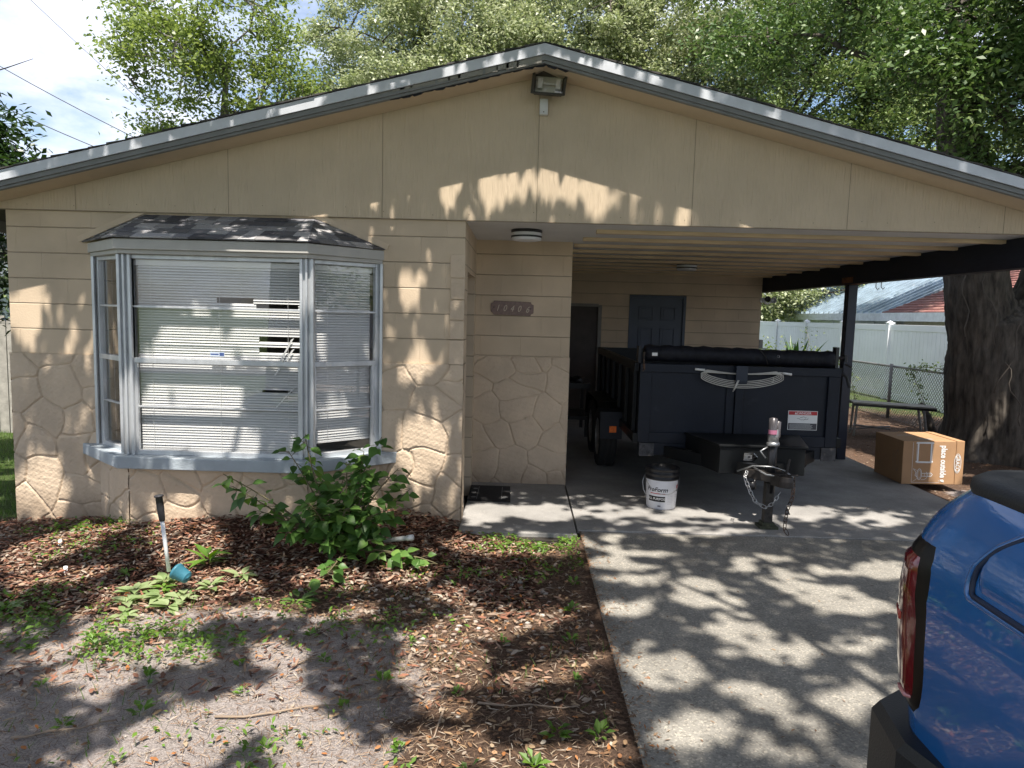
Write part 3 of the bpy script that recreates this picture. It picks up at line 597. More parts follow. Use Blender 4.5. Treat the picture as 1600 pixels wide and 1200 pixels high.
for (a, b, ra, rb) in hipf:
    a = Vector((a[0], a[1], zf)); b = Vector((b[0], b[1], zf)); ra = Vector((ra[0], ra[1], zr)); rb = Vector((rb[0], rb[1], zr))
    nn = ((b-a).cross(ra-a)).normalized()
    if nn.z < 0: nn = -nn
    rows = 5
    for k in range(rows):
        v0, v1 = k/rows, (k+1)/rows+.02; v1 = min(v1, 1)
        l0, l1 = a.lerp(ra, v0), b.lerp(rb, v0); h0, h1 = a.lerp(ra, v1), b.lerp(rb, v1); W = (l1-l0).length; x = -random.uniform(0, .1); un = (l1-l0).normalized() if W > 1e-6 else None
        if un is None: continue
        while x < W:
            wt = random.uniform(.09, .17); xa, xb = max(x, 0), min(x+wt-.003, W)
            if xb > xa+.005:
                fa, fb = xa/W, xb/W
                q = [l0.lerp(l1, fa), l0.lerp(l1, fb)]
                # tops follow straight up the slope, clipped to the trapezoid
                Wt = (h1-h0).length; sl0 = (h0-l0).dot(un); sl1 = sl0+Wt
                ta = min(max(xa, sl0), sl1); tb = min(max(xb, sl0), sl1)
                if tb-ta < .002: tb = ta+.002
                hp = lambda s: h0+un*(s-sl0)
                lift = nn*random.uniform(.008, .013)
                q0 = [q[0]+lift, q[1]+lift, hp(tb)+nn*.003, hp(ta)+nn*.003]; q1 = [q[0], q[1], hp(tb), hp(ta)]
                i = len(br.v); br.v += [tuple(p) for p in q1+q0]; br.f += [(i+4, i+5, i+6, i+7), (i, i+1, i+5, i+4), (i, i+4, i+7, i+3), (i+1, i+2, i+6, i+5)]
            x += wt
    br.quad(a, b, rb, ra) if (rb-ra).length > 1e-6 else br.quad(a, b, ra)
br.build('bay_roof', M_SHINGLE, house)
t = MB()
for s, rr, ss in ((0, rid[0], S3[0]), (1, rid[1], S3[3])):
    p = Vector((rr[0], -.012, zr+.01)); q = Vector((ss[0], -.012, zf+.01)); d = (q-p).normalized(); nn = Vector((-d.z, 0, d.x)) if d.x < 0 else Vector((d.z, 0, -d.x)); nn = nn if nn.z > 0 else -nn
    q = q+d*.02; t.prism([tuple(p), tuple(q), tuple(q+nn*.045), tuple(p+nn*.045)], (0, .011, 0))
t.box((rid[0][0], -.014, zr+.012), (rid[1][0], -.0005, zr+.02)); t.build('flashing_trim', M_PAINT, house)
# ceiling over bay inside
m = MB(); m.prism([(x, y+.02, ZB1-.0) for x, y in offs(BF, -.01)], (0, 0, -.004)); m.build('bay_ceiling', M_CEIL, house)
# ------------------------------------------------------------------ fixtures on the house
def ceiling_light(x, y, label):
    r = thing('ceiling_light', (x, y, ZT), label, 'ceiling light', 'round ceiling lights under the carport')
    t = MB(); t.lathe((x, y, ZT), [(0, 0), (.128, 0), (.135, -.004), (.135, -.022), (.128, -.026)], 32); t.build('mounting_ring', M_BLACK, r, True)
    t = MB(); t.lathe((x, y, ZT), [(.129, -.026), (.129, -.052)], 32); t.lathe((x, y, ZT), [(.129, -.068), (.127, -.088), (.11, -.092), (0, -.094)], 32); t.build('diffuser', mat('opal_diffuser', (.75, .76, .80), .4, var=.02), r, True)
    t = MB(); t.lathe((x, y, ZT), [(.129, -.052), (.136, -.053), (.136, -.067), (.129, -.068)], 32); t.build('band', M_BLACK, r)
ceiling_light(.03, .53, 'round black-banded ceiling light above the porch, nearest the gable')
ceiling_light(2.17, 3.72, 'round black-banded ceiling light between battens deep in the carport')
# floodlight
fx, fz = .165, 3.475
fl = thing('flood_light', (fx, -.03, fz-.26), 'square glass-fronted floodlight under the roof peak on a white box', 'floodlight')
T = Matrix.Translation((fx, -.13, fz)) @ Matrix.Rotation(R(3), 4, 'Y') @ Matrix.Rotation(R(-14), 4, 'X') @ Matrix.Scale(1.18, 4)
t = MB(); t.prism([(-.105, -.03, -.085), (.105, -.03, -.085), (.105, -.03, .08), (-.105, -.03, .08)], (0, .001, 0)); t.v = []; t.f = []
fr = [(-.115, -.09), (.105, -.09), (.115, .085), (-.11, .085)]; bk = [(-.07, -.05), (.07, -.05), (.07, .05), (-.07, .05)]
i = 0; t.v = [(x, -.035, z) for x, z in fr]+[(x, .05, z) for x, z in bk]+[(x*.86, -.035, z*.84) for x, z in fr]+[(x*.8, .02, z*.75) for x, z in fr]
t.f = [(0, 4, 5, 1), (1, 5, 6, 2), (2, 6, 7, 3), (3, 7, 4, 0), (4, 7, 6, 5), (0, 1, 9, 8), (1, 2, 10, 9), (2, 3, 11, 10), (3, 0, 8, 11), (8, 9, 13, 12), (9, 10, 14, 13), (10, 11, 15, 14), (11, 8, 12, 15)]
t.v = [tuple(T @ Vector(p)) for p in t.v]; t.build('housing', mat('bronze_housing', (.05, .045, .035), .5), fl)
t = MB(); t.quad(*[T @ Vector((x*.8, .019, z*.75)) for x, z in fr]); t.build('reflector', mat('dull_reflector', (.55, .54, .46), .35, .2, dirt=((.25, .23, .18), 20, .55)), fl)
t = MB()
for s in (-1, 1): t.box((s*.058-.016, -.012, -.035), (s*.058+.016, .018, .035), M=T)
t.tube([T @ Vector((-.045, -.005, 0)), T @ Vector((.045, -.005, 0))], .006, 8); t.each('lamp_holder', mat('ceramic', (.55, .53, .47), .5), fl, bevel=.003)
t = MB(); t.quad(*[T @ Vector((x*.87, -.034, z*.85)) for x, z in fr]); t.build('pane', M_GLASS, fl)
t = MB(); t.tube([(fx, -.025, fz-.02), (fx, -.085, fz-.01)], .018, 8); t.build('knuckle', M_BLACK, fl)
t = MB(); t.box((fx-.065, -.068, fz-.205), (fx-.002, -.0225, fz-.085)); w1 = t.build('junction_box', mat('off_white_box', (.62, .62, .60), .5, dirt=((.4, .36, .3), 30, .66)), fl, bevel=.004)
t = MB(); t.lathe((fx-.033, -.069, fz-.185), [(0, -.001), (.005, 0), (.005, .002)], 8, 'Y'); t.build('screw', M_RUST, w1)
# house number
hx, hz, hy = -.09, 1.79, YR-.012
hn = thing('house_number_sign', (hx, YR, hz), 'brown notched plaque with cream numerals 10406 on the porch wall', 'house number')
w_, h_ = .215, .070; k = .03
poly = [(-w_+k, -h_), (w_-k, -h_), (w_-k*.8, -h_+k*.6), (w_, -h_+k), (w_, h_-k), (w_-k*.8, h_-k*.6), (w_-k, h_), (-w_+k, h_), (-w_+k*.8, h_-k*.6), (-w_, h_-k), (-w_, -h_+k), (-w_+k*.8, -h_+k*.6)]
Ry = Matrix.Rotation(R(1.2), 3, 'Y')
def hp(x, z, y): p = Ry @ Vector((x, 0, z)); return (hx+p.x, y, hz+p.z)
t = MB(); t.prism([hp(x, z, YR-.014) for x, z in poly], (0, .013, 0)); t.build('plaque', mat('brown_plaque', (.24, .165, .14), .5, var=.2, scale=40, bump=.4, bscale=150), hn, bevel=.003)
t = MB(); t.prism([hp(x*.97, z*.92, YR-.0155) for x, z in poly], (0, .0012, 0))
cream = mat('cream_numeral', (.62, .52, .40), .5)
for i, ch in enumerate('10406'): text(ch, .088, cream, hn, hp(-.148+.072*i+(.012 if i == 4 else 0), -.004-.004*(i == 4), YR-.0165), Ry @ RX90, 'numeral', .32, .0012, 0, sx=.8)
t = MB()
for s in (-1, 1): t.lathe(hp(s*.185, .004, YR-.016), [(0, -.001), (.006, 0), (.006, .003)], 8, 'Y')
t.build('screw', M_BLACK, hn)
# small fixtures at the corner of the back wall
sx_, sy_, sz_ = 4.06, 6.16, 2.10
sec = thing('security_light', (sx_, sy_, sz_), 'small twin-head white security light at the back wall corner under the beam', 'security light')
t = MB(); t.lathe((4.03, 6.19, 2.08), [(0, -.03), (.045, -.03), (.045, 0)], 12, 'Y'); t.build('base', M_WHITE, sec)
for s in (0, 1):
    t = MB(); c = (4.08+.10*s, 6.10, 2.10-.02*s); t.lathe(c, [(0, .05), (.03, .045), (.045, 0), (.05, -.03), (.044, -.032), (.03, -.01), (0, -.008)], 14, 'Y'); t.build('lamp_head', M_BLACK if s == 0 else M_STEEL, sec, True)
t = MB(); t.tube([(4.03, 6.15, 2.08), (4.06, 6.13, 2.04), (4.10, 6.13, 2.02), (4.16, 6.12, 2.06)], .02, 8); t.build('arm', M_WHITE, sec)
mb_ = MB(); mb_.box((4.022, 6.2, 1.27), (4.09, 6.3, 1.42)); tag(mb_.build('outlet_box', mat('grey_outlet', (.32, .31, .30), .6), bevel=.01), 'small grey outlet box on the end of the carport back wall', 'outlet box')
# ------------------------------------------------------------------ dump trailer
M_TR = mat('trailer_paint', (.0055, .0085, .017), .48, spec=.35, var=.25, scale=4, bump=.06, bscale=40, dirt=((.018, .023, .034), 6, .60))
M_TR2 = mat('trailer_black', (.004, .005, .006), .45, spec=.3, var=.3, scale=6)
tr = thing('dump_trailer', (2.1, 2.6, 0), 'dark navy steel dump trailer with rolled tarp parked in the carport', 'trailer')
TX0, TX1, TY0, TY1, TZ0, TZ1 = 1.15, 3.05, 1.0, 4.35, .54, 1.30
m = MB(); m.box((TX0, TY0+.03, TZ0), (TX1, TY0+.045, TZ1-.001)); m.build('front_wall', M_TR, tr)
m = MB()
m.box((TX0, TY0-.0, TZ0), (TX0+.11, TY0+.029, TZ1-.08)); m.box((TX1-.11, TY0, TZ0), (TX1, TY0+.029, TZ1-.08)); m.box((TX0, TY0-.004, TZ1-.079), (TX1, TY0+.07, TZ1)); m.box((TX0+.11, TY0+.004, TZ0), (TX1-.11, TY0+.029, TZ0+.10))
m.box((2.06, TY0-.012, TZ0+.101), (2.135, TY0+.029, TZ1-.08)); m.box((1.98, TY0+.012, TZ0+.101), (2.0585, TY0+.029, TZ1-.08)); m.build('front_frame', M_TR, tr, bevel=.004)
m = MB(); m.box((TX0, TY0+.0455, TZ0), (TX0+.015, TY1, TZ1-.001)); m.box((TX1-.015, TY0+.0455, TZ0), (TX1, TY1, TZ1-.001)); m.box((TX0+.016, TY0+.046, TZ0), (TX1-.016, TY1, TZ0+.01)); m.build('side_wall', M_TR2, tr)
m = MB()
for s, x in ((-1, TX0), (1, TX1)):
    xa, xb = (x-.045, x-.0005) if s < 0 else (x+.0005, x+.045)
    m.box((xa, TY0+.071, TZ1-.08), (xb, TY1, TZ1-.0)); m.box((xa, TY0+.0, TZ0), (xb, TY1, TZ0+.09))
    for k in range(7): yy = TY0+.12+k*.52; m.box((xa+.004, yy, TZ0+.091), (xb-.004, yy+.07, TZ1-.081))
m.each('side_frame', M_TR2, tr, bevel=.003)
m = MB(); m.box((TX0, TY1, TZ0), (TX1, TY1+.05, TZ1)); m.build('tailgate', M_TR2, tr)
m = MB()                                                            # chassis below the box
m.box((TX0+.02, TY0+.01, TZ0-.12), (TX1-.02, TY0+.09, TZ0-.002)); 
for x in (1.55, 2.62): m.box((x, TY0+.091, TZ0-.14), (x+.06, TY1, TZ0-.004))
m.box((TX0+.1, TY0+.35, TZ0-.125), (TX1-.1, TY0+.43, TZ0-.003)); m.each('chassis', M_TR, tr, bevel=.003)
m = MB(); m.box((TX0+.02, TY0-.004, TZ0-.13), (TX0+.16, TY0+.009, TZ0-.004)); m.box((TX1-.14, TY0-.004, TZ0-.13), (TX1+.0, TY0+.009, TZ0-.004)); m.each('dirty_bracket', mat('chipped_steel', (.05, .05, .055), .7, var=.6, scale=18, dirt=((.24, .21, .18), 16, .55), bump=.5), tr)
# A-frame tongue
cx_, cy_ = 2.12, .12
m = MB()
for x0 in (1.42, 2.84):
    d = Vector((cx_+(.07 if x0 > 2 else -.07)-x0, cy_+.12-(TY0+.05), 0)); n_ = Vector((-d.y, d.x, 0)).normalized()*.035
    a = Vector((x0, TY0+.05, .40)); m.prism([tuple(a-n_), tuple(a+n_), tuple(a+n_+Vector((0, 0, .11))), tuple(a-n_+Vector((0, 0, .11)))], d)
m.build('tongue', M_TR2, tr)
m = MB(); m.prism([(cx_-.19, cy_+.14, .40), (cx_+.12, cy_+.14, .40), (cx_+.10, cy_-.03, .40), (cx_-.02, cy_-.06, .40)], (0, 0, .075)); m.prism([(cx_-.02, cy_-.06, .385), (cx_+.12, cy_-.05, .385), (cx_+.12, cy_-.16, .385), (cx_+.02, cy_-.16, .385)], (0, 0, .09))
m.lathe((cx_+.07, cy_-.15, .39), [(0, .09), (.045, .085), (.06, .05), (.062, 0), (.045, 0)], 16); m.tube([(cx_+.02, cy_-.13, .485), (cx_+.17, cy_-.15, .487)], .007); m.tube([(cx_+.09, cy_-.1, .48), (cx_+.13, cy_-.05, .60)], .011, 8); m.build('coupler', mat('worn_black_steel', (.022, .018, .016), .6, var=.5, scale=20, dirt=((.07, .045, .03), 14, .62)), tr, bevel=.003)
m = MB(); jx, jy = cx_, cy_+.02
m.tube([(jx+.01, jy, .30), (jx+.01, jy, .80)], .038, 14); jk = m.build('jack', M_BLACK, tr, True)
m = MB(); m.box((jx-.035, jy-.035, .03), (jx+.035, jy+.035, .385)); m.build('jack_leg', mat('rusty_leg', (.055, .05, .045), .6, .4, var=.5, scale=20, dirt=((.14, .085, .05), 14, .60)), jk, bevel=.004)
m = MB(); m.box((jx-.075, jy-.07, 0), (jx+.075, jy+.07, .022)); m.box((jx-.05, jy-.05, .022), (jx+.05, jy+.05, .05)); m.build('jack_foot', mat('mossy_steel', (.06, .065, .04), .9, var=.5, scale=30), jk)
m = MB(); m.tube([(jx+.01, jy, .72), (jx+.01, jy, .79), (jx+.01, jy, .84)], [.045, .045, .035], 14); m.lathe((jx+.01, jy, .70), [(.05, 0), (.055, .01), (.05, .03), (.038, .03)], 16); m.build('jack_collar', M_STEEL, jk, True)
m = MB(); m.tube([(jx-.03, jy-.01, .69), (jx-.10, jy-.03, .655), (jx-.06, jy-.05, .60)], .007); m.build('jack_handle', M_STEEL, jk, True)
m = MB(); m.lathe((jx-.005, jy-.02, .79), [(.034, 0), (.034, .14), (0, .15)], 14); m.lathe((jx+.045, jy-.0, .77), [(.022, 0), (.022, .13), (0, .14)], 12); m.each('grease_cylinder', mat('clear_plastic_grey', (.08, .075, .08), .25, .3), jk, True)
m = MB(); m.lathe((jx-.005, jy-.02, .80), [(.0355, .0), (.0355, .035)], 14); m.build('pink_band', mat('pink_grease', (.38, .14, .22), .5), jk)
m = MB(); m.lathe((cx_-.13, cy_+.05, .31), [(0, 0), (.03, .01), (.035, .05), (.02, .07)], 10); m.tube([(cx_-.13, cy_+.05, .33), (cx_-.10, cy_+.06, .41)], .012); m.build('plug_socket', M_BLACK, tr, True)
# toolbox on the tongue
m = MB(); bx = [(1.62, .62), (2.56, .62), (2.40, .37), (1.80, .37)]
m.prism([(x, y, .40) for x, y in [(1.76, .36), (2.50, .36), (2.66, .95), (1.60, .95)]], (0, 0, .235)); tb = m.build('toolbox', M_TR2, tr, bevel=.006)
m = MB(); m.prism([(x, y, .636) for x, y in [(1.745, .345), (2.515, .345), (2.68, .96), (1.58, .96)]], (0, 0, .022)); m.build('toolbox_lid', M_TR2, tb, bevel=.005)
m = MB(); m.prism([(1.965, .3585, .52), (2.05, .3585, .52), (2.085, .3585, .555), (2.05, .3585, .59), (1.965, .3585, .59)], (0, -.006, 0)); lt = m.build('latch', M_CHROME, tb, bevel=.002)
m = MB(); m.box((1.985, .3505, .538), (2.035, .3522, .572)); m.build('latch_recess', M_STEEL, lt)
m = MB(); m.box((2.0, .348, .55), (2.02, .3503, .562)); m.build('keyhole', M_BLACK, lt)
# sticker
m = MB(); m.box((2.585, TY0+.0255, .70), (2.865, TY0+.0285, .885)); st = m.build('danger_sticker', M_PRINTW, tr)
st['_o'] = tr['_o']
m = MB(); m.box((2.59, TY0+.0235, .845), (2.86, TY0+.0253, .88)); m.build('sticker_header', M_PRINTR, st)
m = MB(); m.box((2.59, TY0+.0235, .705), (2.86, TY0+.0253, .765)); m.build('sticker_text_block', mat('sticker_dark', (.06, .06, .07), .6), st)
text('▲ DANGER' if 0 else 'DANGER', .036, M_PRINTW, st, (2.735, TY0+.0228, .862), RX90, 'lettering', bold=.0002, sx=.95)
m = MB(); m.prism([(2.645, TY0+.0228, .851), (2.667, TY0+.0228, .851), (2.656, TY0+.0228, .873)], (0, -.0004, 0))
for k in range(5): m.box((2.60, TY0+.0226, .713+.0102*k), (2.60+random.uniform(.19, .25), TY0+.0234, .7155+.0102*k))
m.build('warning_mark', M_PRINTW, st)
m = MB(); m.tube([(2.67, TY0+.0235, .812), (2.69, TY0+.0235, .812), (2.70, TY0+.0235, .80), (2.74, TY0+.0235, .80), (2.76, TY0+.0235, .82), (2.73, TY0+.0235, .828), (2.70, TY0+.0235, .818)], .0016, 4); m.tube([(2.74, TY0+.0235, .80), (2.775, TY0+.0235, .805), (2.775, TY0+.0235, .82)], .0016, 4); m.lathe((2.725, TY0+.0235, .795), [(.008, -.001), (.008, .001)], 10, 'Y'); m.build('pictogram', M_PRINTK, st)
# tarp roll
ts = []; rs = []
for k in range(40):
    x = 1.20+k*(1.80/39); ts.append((x, TY0+.09+.004*math.sin(k*.9), 1.395-.004*math.sin(x*3)-.012*(x-1.2)/1.8)); rs.append(.078*(1+.05*math.sin(k*1.7)+.05*random.uniform(-1, 1)))
m = MB(); m.tube(ts, rs, 18); tp = m.build('tarp_roll', mat('black_tarp', (.006, .007, .012), .6, spec=.3, var=.4, scale=12, bump=.9, bscale=14, stretch=(2, 1, 1)), tr, True)
m = MB()
for x in (1.44, 1.74, 2.45): m.lathe((x, TY0+.012, 1.40), [(.009, 0), (.013, -.003), (.013, .004)], 12, 'Y')
m.each('grommet', M_STEEL, tp)
m = MB(); m.tube([(2.28, TY0+.005, 1.45), (2.33, TY0+.002, 1.39), (2.36, TY0+.02, 1.32)], .005); m.build('tie_cord', M_BLACK, tp)
m = MB(); m.box((1.135, TY0+.05, 1.30), (1.16, TY0+.16, 1.46)); m.box((3.01, TY0+.05, 1.30), (3.04, TY0+.13, 1.50)); m.tube([(3.03, TY0+.09, 1.40), (3.13, TY0+.09, 1.40)], .014); m.tube([(3.05, TY0+.08, 1.27), (3.13, TY0+.06, 1.22), (3.16, TY0+.05, 1.12)], .014); m.tube([(3.12, TY0+.09, 1.43), (3.12, TY0+.09, 1.36)], .02); m.tube([(3.12, TY0+.09, 1.34), (3.17, TY0+.06, 1.31)], .010); m.each('tarp_bracket', M_BLACK, tr)
m = MB(); m.box((1.255, TY0+.0, 1.375), (1.305, TY0+.012, 1.405)); m.build('bracket_tag', M_PRINTW, tr)
m = MB()
for k in range(5): m.lathe((1.175, TY0+.0-.002, 1.23+.028*k+.06*(k > 2)), [(.0, -.004), (.009, -.003), (.009, .003)], 8, 'Y')
m.tube([(1.18, TY0-.01, 1.41), (1.175, TY0-.02, 1.33), (1.185, TY0-.012, 1.24)], .008); m.each('bracket_bolts', M_RUST, tr)
m = MB(); m.box((2.04, TY0-.05, 1.135), (2.15, TY0-.013, 1.155)); m.box((2.04, TY0-.062, 1.15), (2.15, TY0-.05, 1.305)); m.box((2.04, TY0-.05, 1.285), (2.15, TY0-.005, 1.305)); m.build('cable_hook', M_NAVY, tr, bevel=.004)
# wheels and fenders
def wheel(cx, cy, r, wdt, parent, nm='wheel'):
    s = -1 if cx < 2 else 1
    t = MB(); hw = wdt/2; t.lathe((cx, cy, r), [(r*.62, -hw*.9), (r*.8, -hw), (r*.93, -hw*.98), (r*.99, -hw*.8), (r, -hw*.4), (r*.985, -hw*.38), (r*.985, -hw*.30), (r, -hw*.28), (r, hw*.28), (r*.985, hw*.30), (r*.985, hw*.38), (r, hw*.4), (r*.99, hw*.8), (r*.93, hw*.98), (r*.8, hw), (r*.62, hw*.9)], 48, 'X'); wh = t.build(nm, M_RUBBER, parent, True)
    t = MB(); t.lathe((cx, cy, r), [(r*.62, -hw*.9), (r*.58, -hw*.5), (r*.3, -hw*.35), (r*.2, -hw*.5), (0, -hw*.5)], 32, 'X'); t.lathe((cx, cy, r), [(r*.62, hw*.9), (r*.58, hw*.5), (r*.3, hw*.35), (r*.2, hw*.5), (0, hw*.5)], 32, 'X'); t.build('rim', M_STEEL, wh, True); return wh
for x in (1.02, 3.20):
    for y in (2.45, 3.25): wheel(x, y, .345, .20, tr)
    m = MB(); s = -1 if x < 2 else 1; xa, xb = x-.12, x+.12
    P_ = [(1.95, .44), (2.12, .70), (2.28, .76), (3.42, .76), (3.58, .70), (3.75, .44)]
    P2 = [(y, z+.012) for y, z in P_]
    m.prism([(xa, y, z) for y, z in P_]+[(xa, y, z) for y, z in reversed(P2)], (xb-xa, 0, 0)); m.build('fender', M_TR2, tr)
    m = MB(); m.box((xa, 1.935, .40), (xb, 1.949, .70)); m.build('fender_flap', M_TR, tr)
m = MB(); m.box((1.0, 1.925, .475), (1.075, 1.934, .545)); ml = m.build('marker_light', mat('amber_lens', (.85, .16, .02), .25, var=.3, scale=60), tr)
m = MB(); m.box((1.35, 2.80, .30), (2.9, 2.88, .38)); m.build('axle', M_TR2, tr)
# safety chains: open links
def chain(pts, name, mt):
    t = MB(); pts = [Vector(p) for p in pts]; d = 0; seg = []
    for a, b in zip(pts[:-1], pts[1:]):
        n_ = max(1, int((b-a).length/.03))
        for k in range(n_): seg.append((a.lerp(b, k/n_), a.lerp(b, (k+1)/n_)))
    for k, (a, b) in enumerate(seg):
        t_ = (b-a); ln = t_.length; t_ = t_.normalized(); a_ = t_.cross(Vector((0, 1, 0))); a_ = a_.normalized() if a_.length > .01 else Vector((1, 0, 0)); 
        if k % 2: a_ = (t_.cross(a_)*.85+a_*.5).normalized()
        c = (a+b)/2; ring = [c+t_*math.cos(q)*ln*.74+a_*math.sin(q)*.013 for q in [2*math.pi*j/10 for j in range(11)]]
        t.tube(ring, .0035, 5, cap=False)
    return t.build(name, mt, tr, True)
chain([(1.94, .17, .47), (1.90, .10, .43), (1.935, .06, .33), (1.98, .03, .24), (2.06, .02, .20), (2.11, .0, .24), (2.17, .02, .33)], 'safety_chain', M_STEEL)
chain([(2.27, .02, .46), (2.265, -.01, .40), (2.255, -.03, .30), (2.22, -.03, .20), (2.20, -.05, .10), (2.195, -.06, .05), (2.215, -.08, .012)], 'safety_chain', M_RUST)
m = MB(); m.tube([(1.90, .3, .44), (1.98, .15, .52), (2.12, .08, .53), (2.22, .10, .50), (2.27, .02, .46)], .007); m.tube([(2.0, .2, .50), (2.06, .05, .47), (2.2, .0, .46)], .008); m.each('wiring', M_STEEL, tr, True)
# white tie cable wound on the hook
m = MB()
for k in range(5):
    rx, rz_ = .335+.013*k, .038+.013*k; c = Vector((2.10, TY0-.03-.004*k, 1.242-.008*k)); pp = []
    for j in range(41):
        a = 2*math.pi*j/40; x = math.cos(a)*rx; zz = math.sin(a)*rz_; zz = zz*.55-.045*(1-(x/rx)**2)+(.012 if math.sin(a) > 0 else -.02)
        pp.append(c+Vector((x, -.02*math.cos(a*2)*.3, zz)))
    m.tube(pp, .0046, 6)
m.tube([(2.07, TY0-.06, 1.17), (2.05, TY0-.06, 1.12), (2.03, TY0-.06, 1.075)], .005); m.tube([(2.06, TY0-.065, 1.17), (2.035, TY0-.065, 1.11), (2.02, TY0-.055, 1.06)], .005)
m.tube([(1.77, TY0-.03, 1.25), (1.72, TY0-.03, 1.258)], .006); m.tube([(2.45, TY0-.03, 1.25), (2.50, TY0-.03, 1.245)], .006)
m.tube([(2.40, TY0-.03, 1.20), (2.405, TY0-.03, 1.17), (2.395, TY0-.03, 1.155), (2.385, TY0-.03, 1.165)], .004)
rope = thing('coiled_cable', (2.1, TY0-.04, 1.14), 'pale cable looped over the hook on the trailer front', 'cable'); m.build('cable', mat('pale_cable', (.55, .53, .48), .6), rope, True)
m = MB(); m.tube([(1.66, TY0-.03, 1.262), (1.75, TY0-.03, 1.255)], .011, 8); m.tube([(2.49, TY0-.03, 1.245), (2.57, TY0-.03, 1.235)], .011, 8); m.each('cable_end', M_PRINTW, rope, True)
# ------------------------------------------------------------------ bucket
bx_, by_ = 1.34, .70
bk = thing('bucket', (bx_, by_, 0), 'white joint-compound bucket with black rim standing beside the trailer tongue', 'bucket')
m = MB(); m.lathe((bx_, by_, 0), [(0, .002), (.128, .002), (.133, .012), (.146, .27)], 48); m.build('body', mat('bucket_white', (.72, .73, .77), .4, var=.05, dirt=((.45, .45, .43), 12, .68)), bk, True)
m = MB(); m.lathe((bx_, by_, 0), [(.1462, .27), (.153, .272), (.153, .29), (.149, .292), (.149, .315), (.157, .317), (.157, .332), (.150, .335), (.151, .365), (.157, .367), (.157, .375), (.148, .376), (.142, .30), (.12, .02), (0, .015)], 48); m.build('rim', M_BLACK, bk, True)
m = MB(); pp = []
for k in range(25): a = math.pi*k/24; pp.append((bx_-.155*math.cos(a), by_-.155*math.sin(a)-.02*math.sin(a), .29-.135*math.sin(a)))
m.tube(pp, .0028, 6); m.tube([(bx_-.155, by_-.01, .31), (bx_-.18, by_-.02, .24), (bx_-.175, by_-.05, .17), (bx_-.15, by_-.08, .12)], .003); m.build('handle', M_STEEL, bk, True)
def wrap_text(body, size, mt, ang0, z, name, shear=0, bold=0, r0=.128, slope=.0654):
    o = text(body, size, mt, bk, bk['_o'], Matrix.Identity(3), name, shear=shear, bold=bold)
    for v in o.data.vertices:
        x, y = v.co.x, v.co.y; zz = z+y; r = .1325+(zz-.012)*.0504+.0008+.0003*(v.co.z > 0); a = ang0+x/r; v.co = Vector((math.sin(a)*r, -math.cos(a)*r, zz))
    return o
wrap_text('ProForm', .056, M_PRINTK, -.52, .185, 'lettering', shear=.25, bold=.0012)
def band(a0, a1, z0, z1, mt, name, dr=.0007):
    t = MB(); n_ = 16; g = lambda a, z: (bx_+math.sin(a)*(.1325+(z-.012)*.0504+dr), by_-math.cos(a)*(.1325+(z-.012)*.0504+dr), z)
    for k in range(n_): b0, b1 = a0+(a1-a0)*k/n_, a0+(a1-a0)*(k+1)/n_; t.quad(g(b0, z0), g(b1, z0), g(b1, z1), g(b0, z1))
    return t.build(name, mt, bk, True)
band(-.95, .05, .146, .153, M_PRINTR, 'red_stripe'); band(-1.1, .06, .075, .125, M_PRINTK, 'black_label'); band(.95, 1.2, .19, .225, M_PRINTR, 'red_logo'); band(1.0, 1.15, .165, .178, M_PRINTK, 'logo_mark')
wrap_text('ALL PURPOSE', .030, M_PRINTW, -.50, .100, 'lettering', bold=.0006)
for v in C.objects[-1].data.vertices: pass
for k in range(7): band(.22, .55+random.uniform(0, .12), .055+.014*k, .0575+.014*k, mat('grey_print', (.45, .45, .48), .6) if k == 0 else bpy.data.materials['grey_print'], 'small_print')
for k in range(7): band(.78, .95+random.uniform(0, .2), .04+.016*k, .0425+.016*k, bpy.data.materials['grey_print'], 'small_print')
band(-.42, -.22, .028, .042, mat('grey_mark', (.2, .2, .22), .6), 'stamp')
# ------------------------------------------------------------------ cardboard box
M_CARD = mat('cardboard', (.42, .245, .125), .75, var=.1, scale=3, bump=.15, bscale=60, dirt=((.30, .17, .08), 4, .66))
bo = Vector((4.20, 1.90, .0)); ang = -.02
bxr = thing('cardboard_box', (4.5, 2.2, -.02), 'brown cardboard box printed with white drawings on the carport edge', 'box')
Rb = Matrix.Rotation(ang, 3, 'Z'); Tb = Matrix.Translation(bo+Vector((0, 0, .003))) @ Rb.to_4x4() @ Matrix.Rotation(R(-1.2), 4, 'Y')
Wb, Db, Hb = .655, .62, .475
m = MB(); m.box((0, 0, 0), (Wb*.86, Db, Hb), M=Tb); m.box((Wb*.862, -.004, 0), (Wb*.95, Db, Hb+.006), M=Tb); m.box((Wb*.952, .004, .0), (Wb, Db, Hb+.003), M=Tb); m.build('carton', M_CARD, bxr, bevel=.004)
def bt(x, z, y=-.0015): return Tb @ Vector((x, y, z))
def ribbon(t, pts, wd, y=-.0018):
    for (a, b) in zip(pts[:-1], pts[1:]):
        d = Vector((b[0]-a[0], b[1]-a[1])); 
        if d.length < 1e-6: continue
        d.normalize(); n_ = Vector((-d.y, d.x))*wd/2; e = d*wd*.3
        t.quad(bt(a[0]-n_.x-e.x, a[1]-n_.y-e.y, y), bt(a[0]+n_.x-e.x, a[1]+n_.y-e.y, y), bt(b[0]+n_.x+e.x, b[1]+n_.y+e.y, y), bt(b[0]-n_.x+e.x, b[1]-n_.y+e.y, y))
m = MB(); ribbon(m, [(.105, .02), (.105, .46)], .003); ribbon(m, [(.105, .02), (.40, .02)], .003, -.0017)
for w0, q in ((.016, 0), ): 
    ribbon(m, [(.16, .245), (.16, .455), (.30, .455), (.30, .245), (.16, .245)], .015)
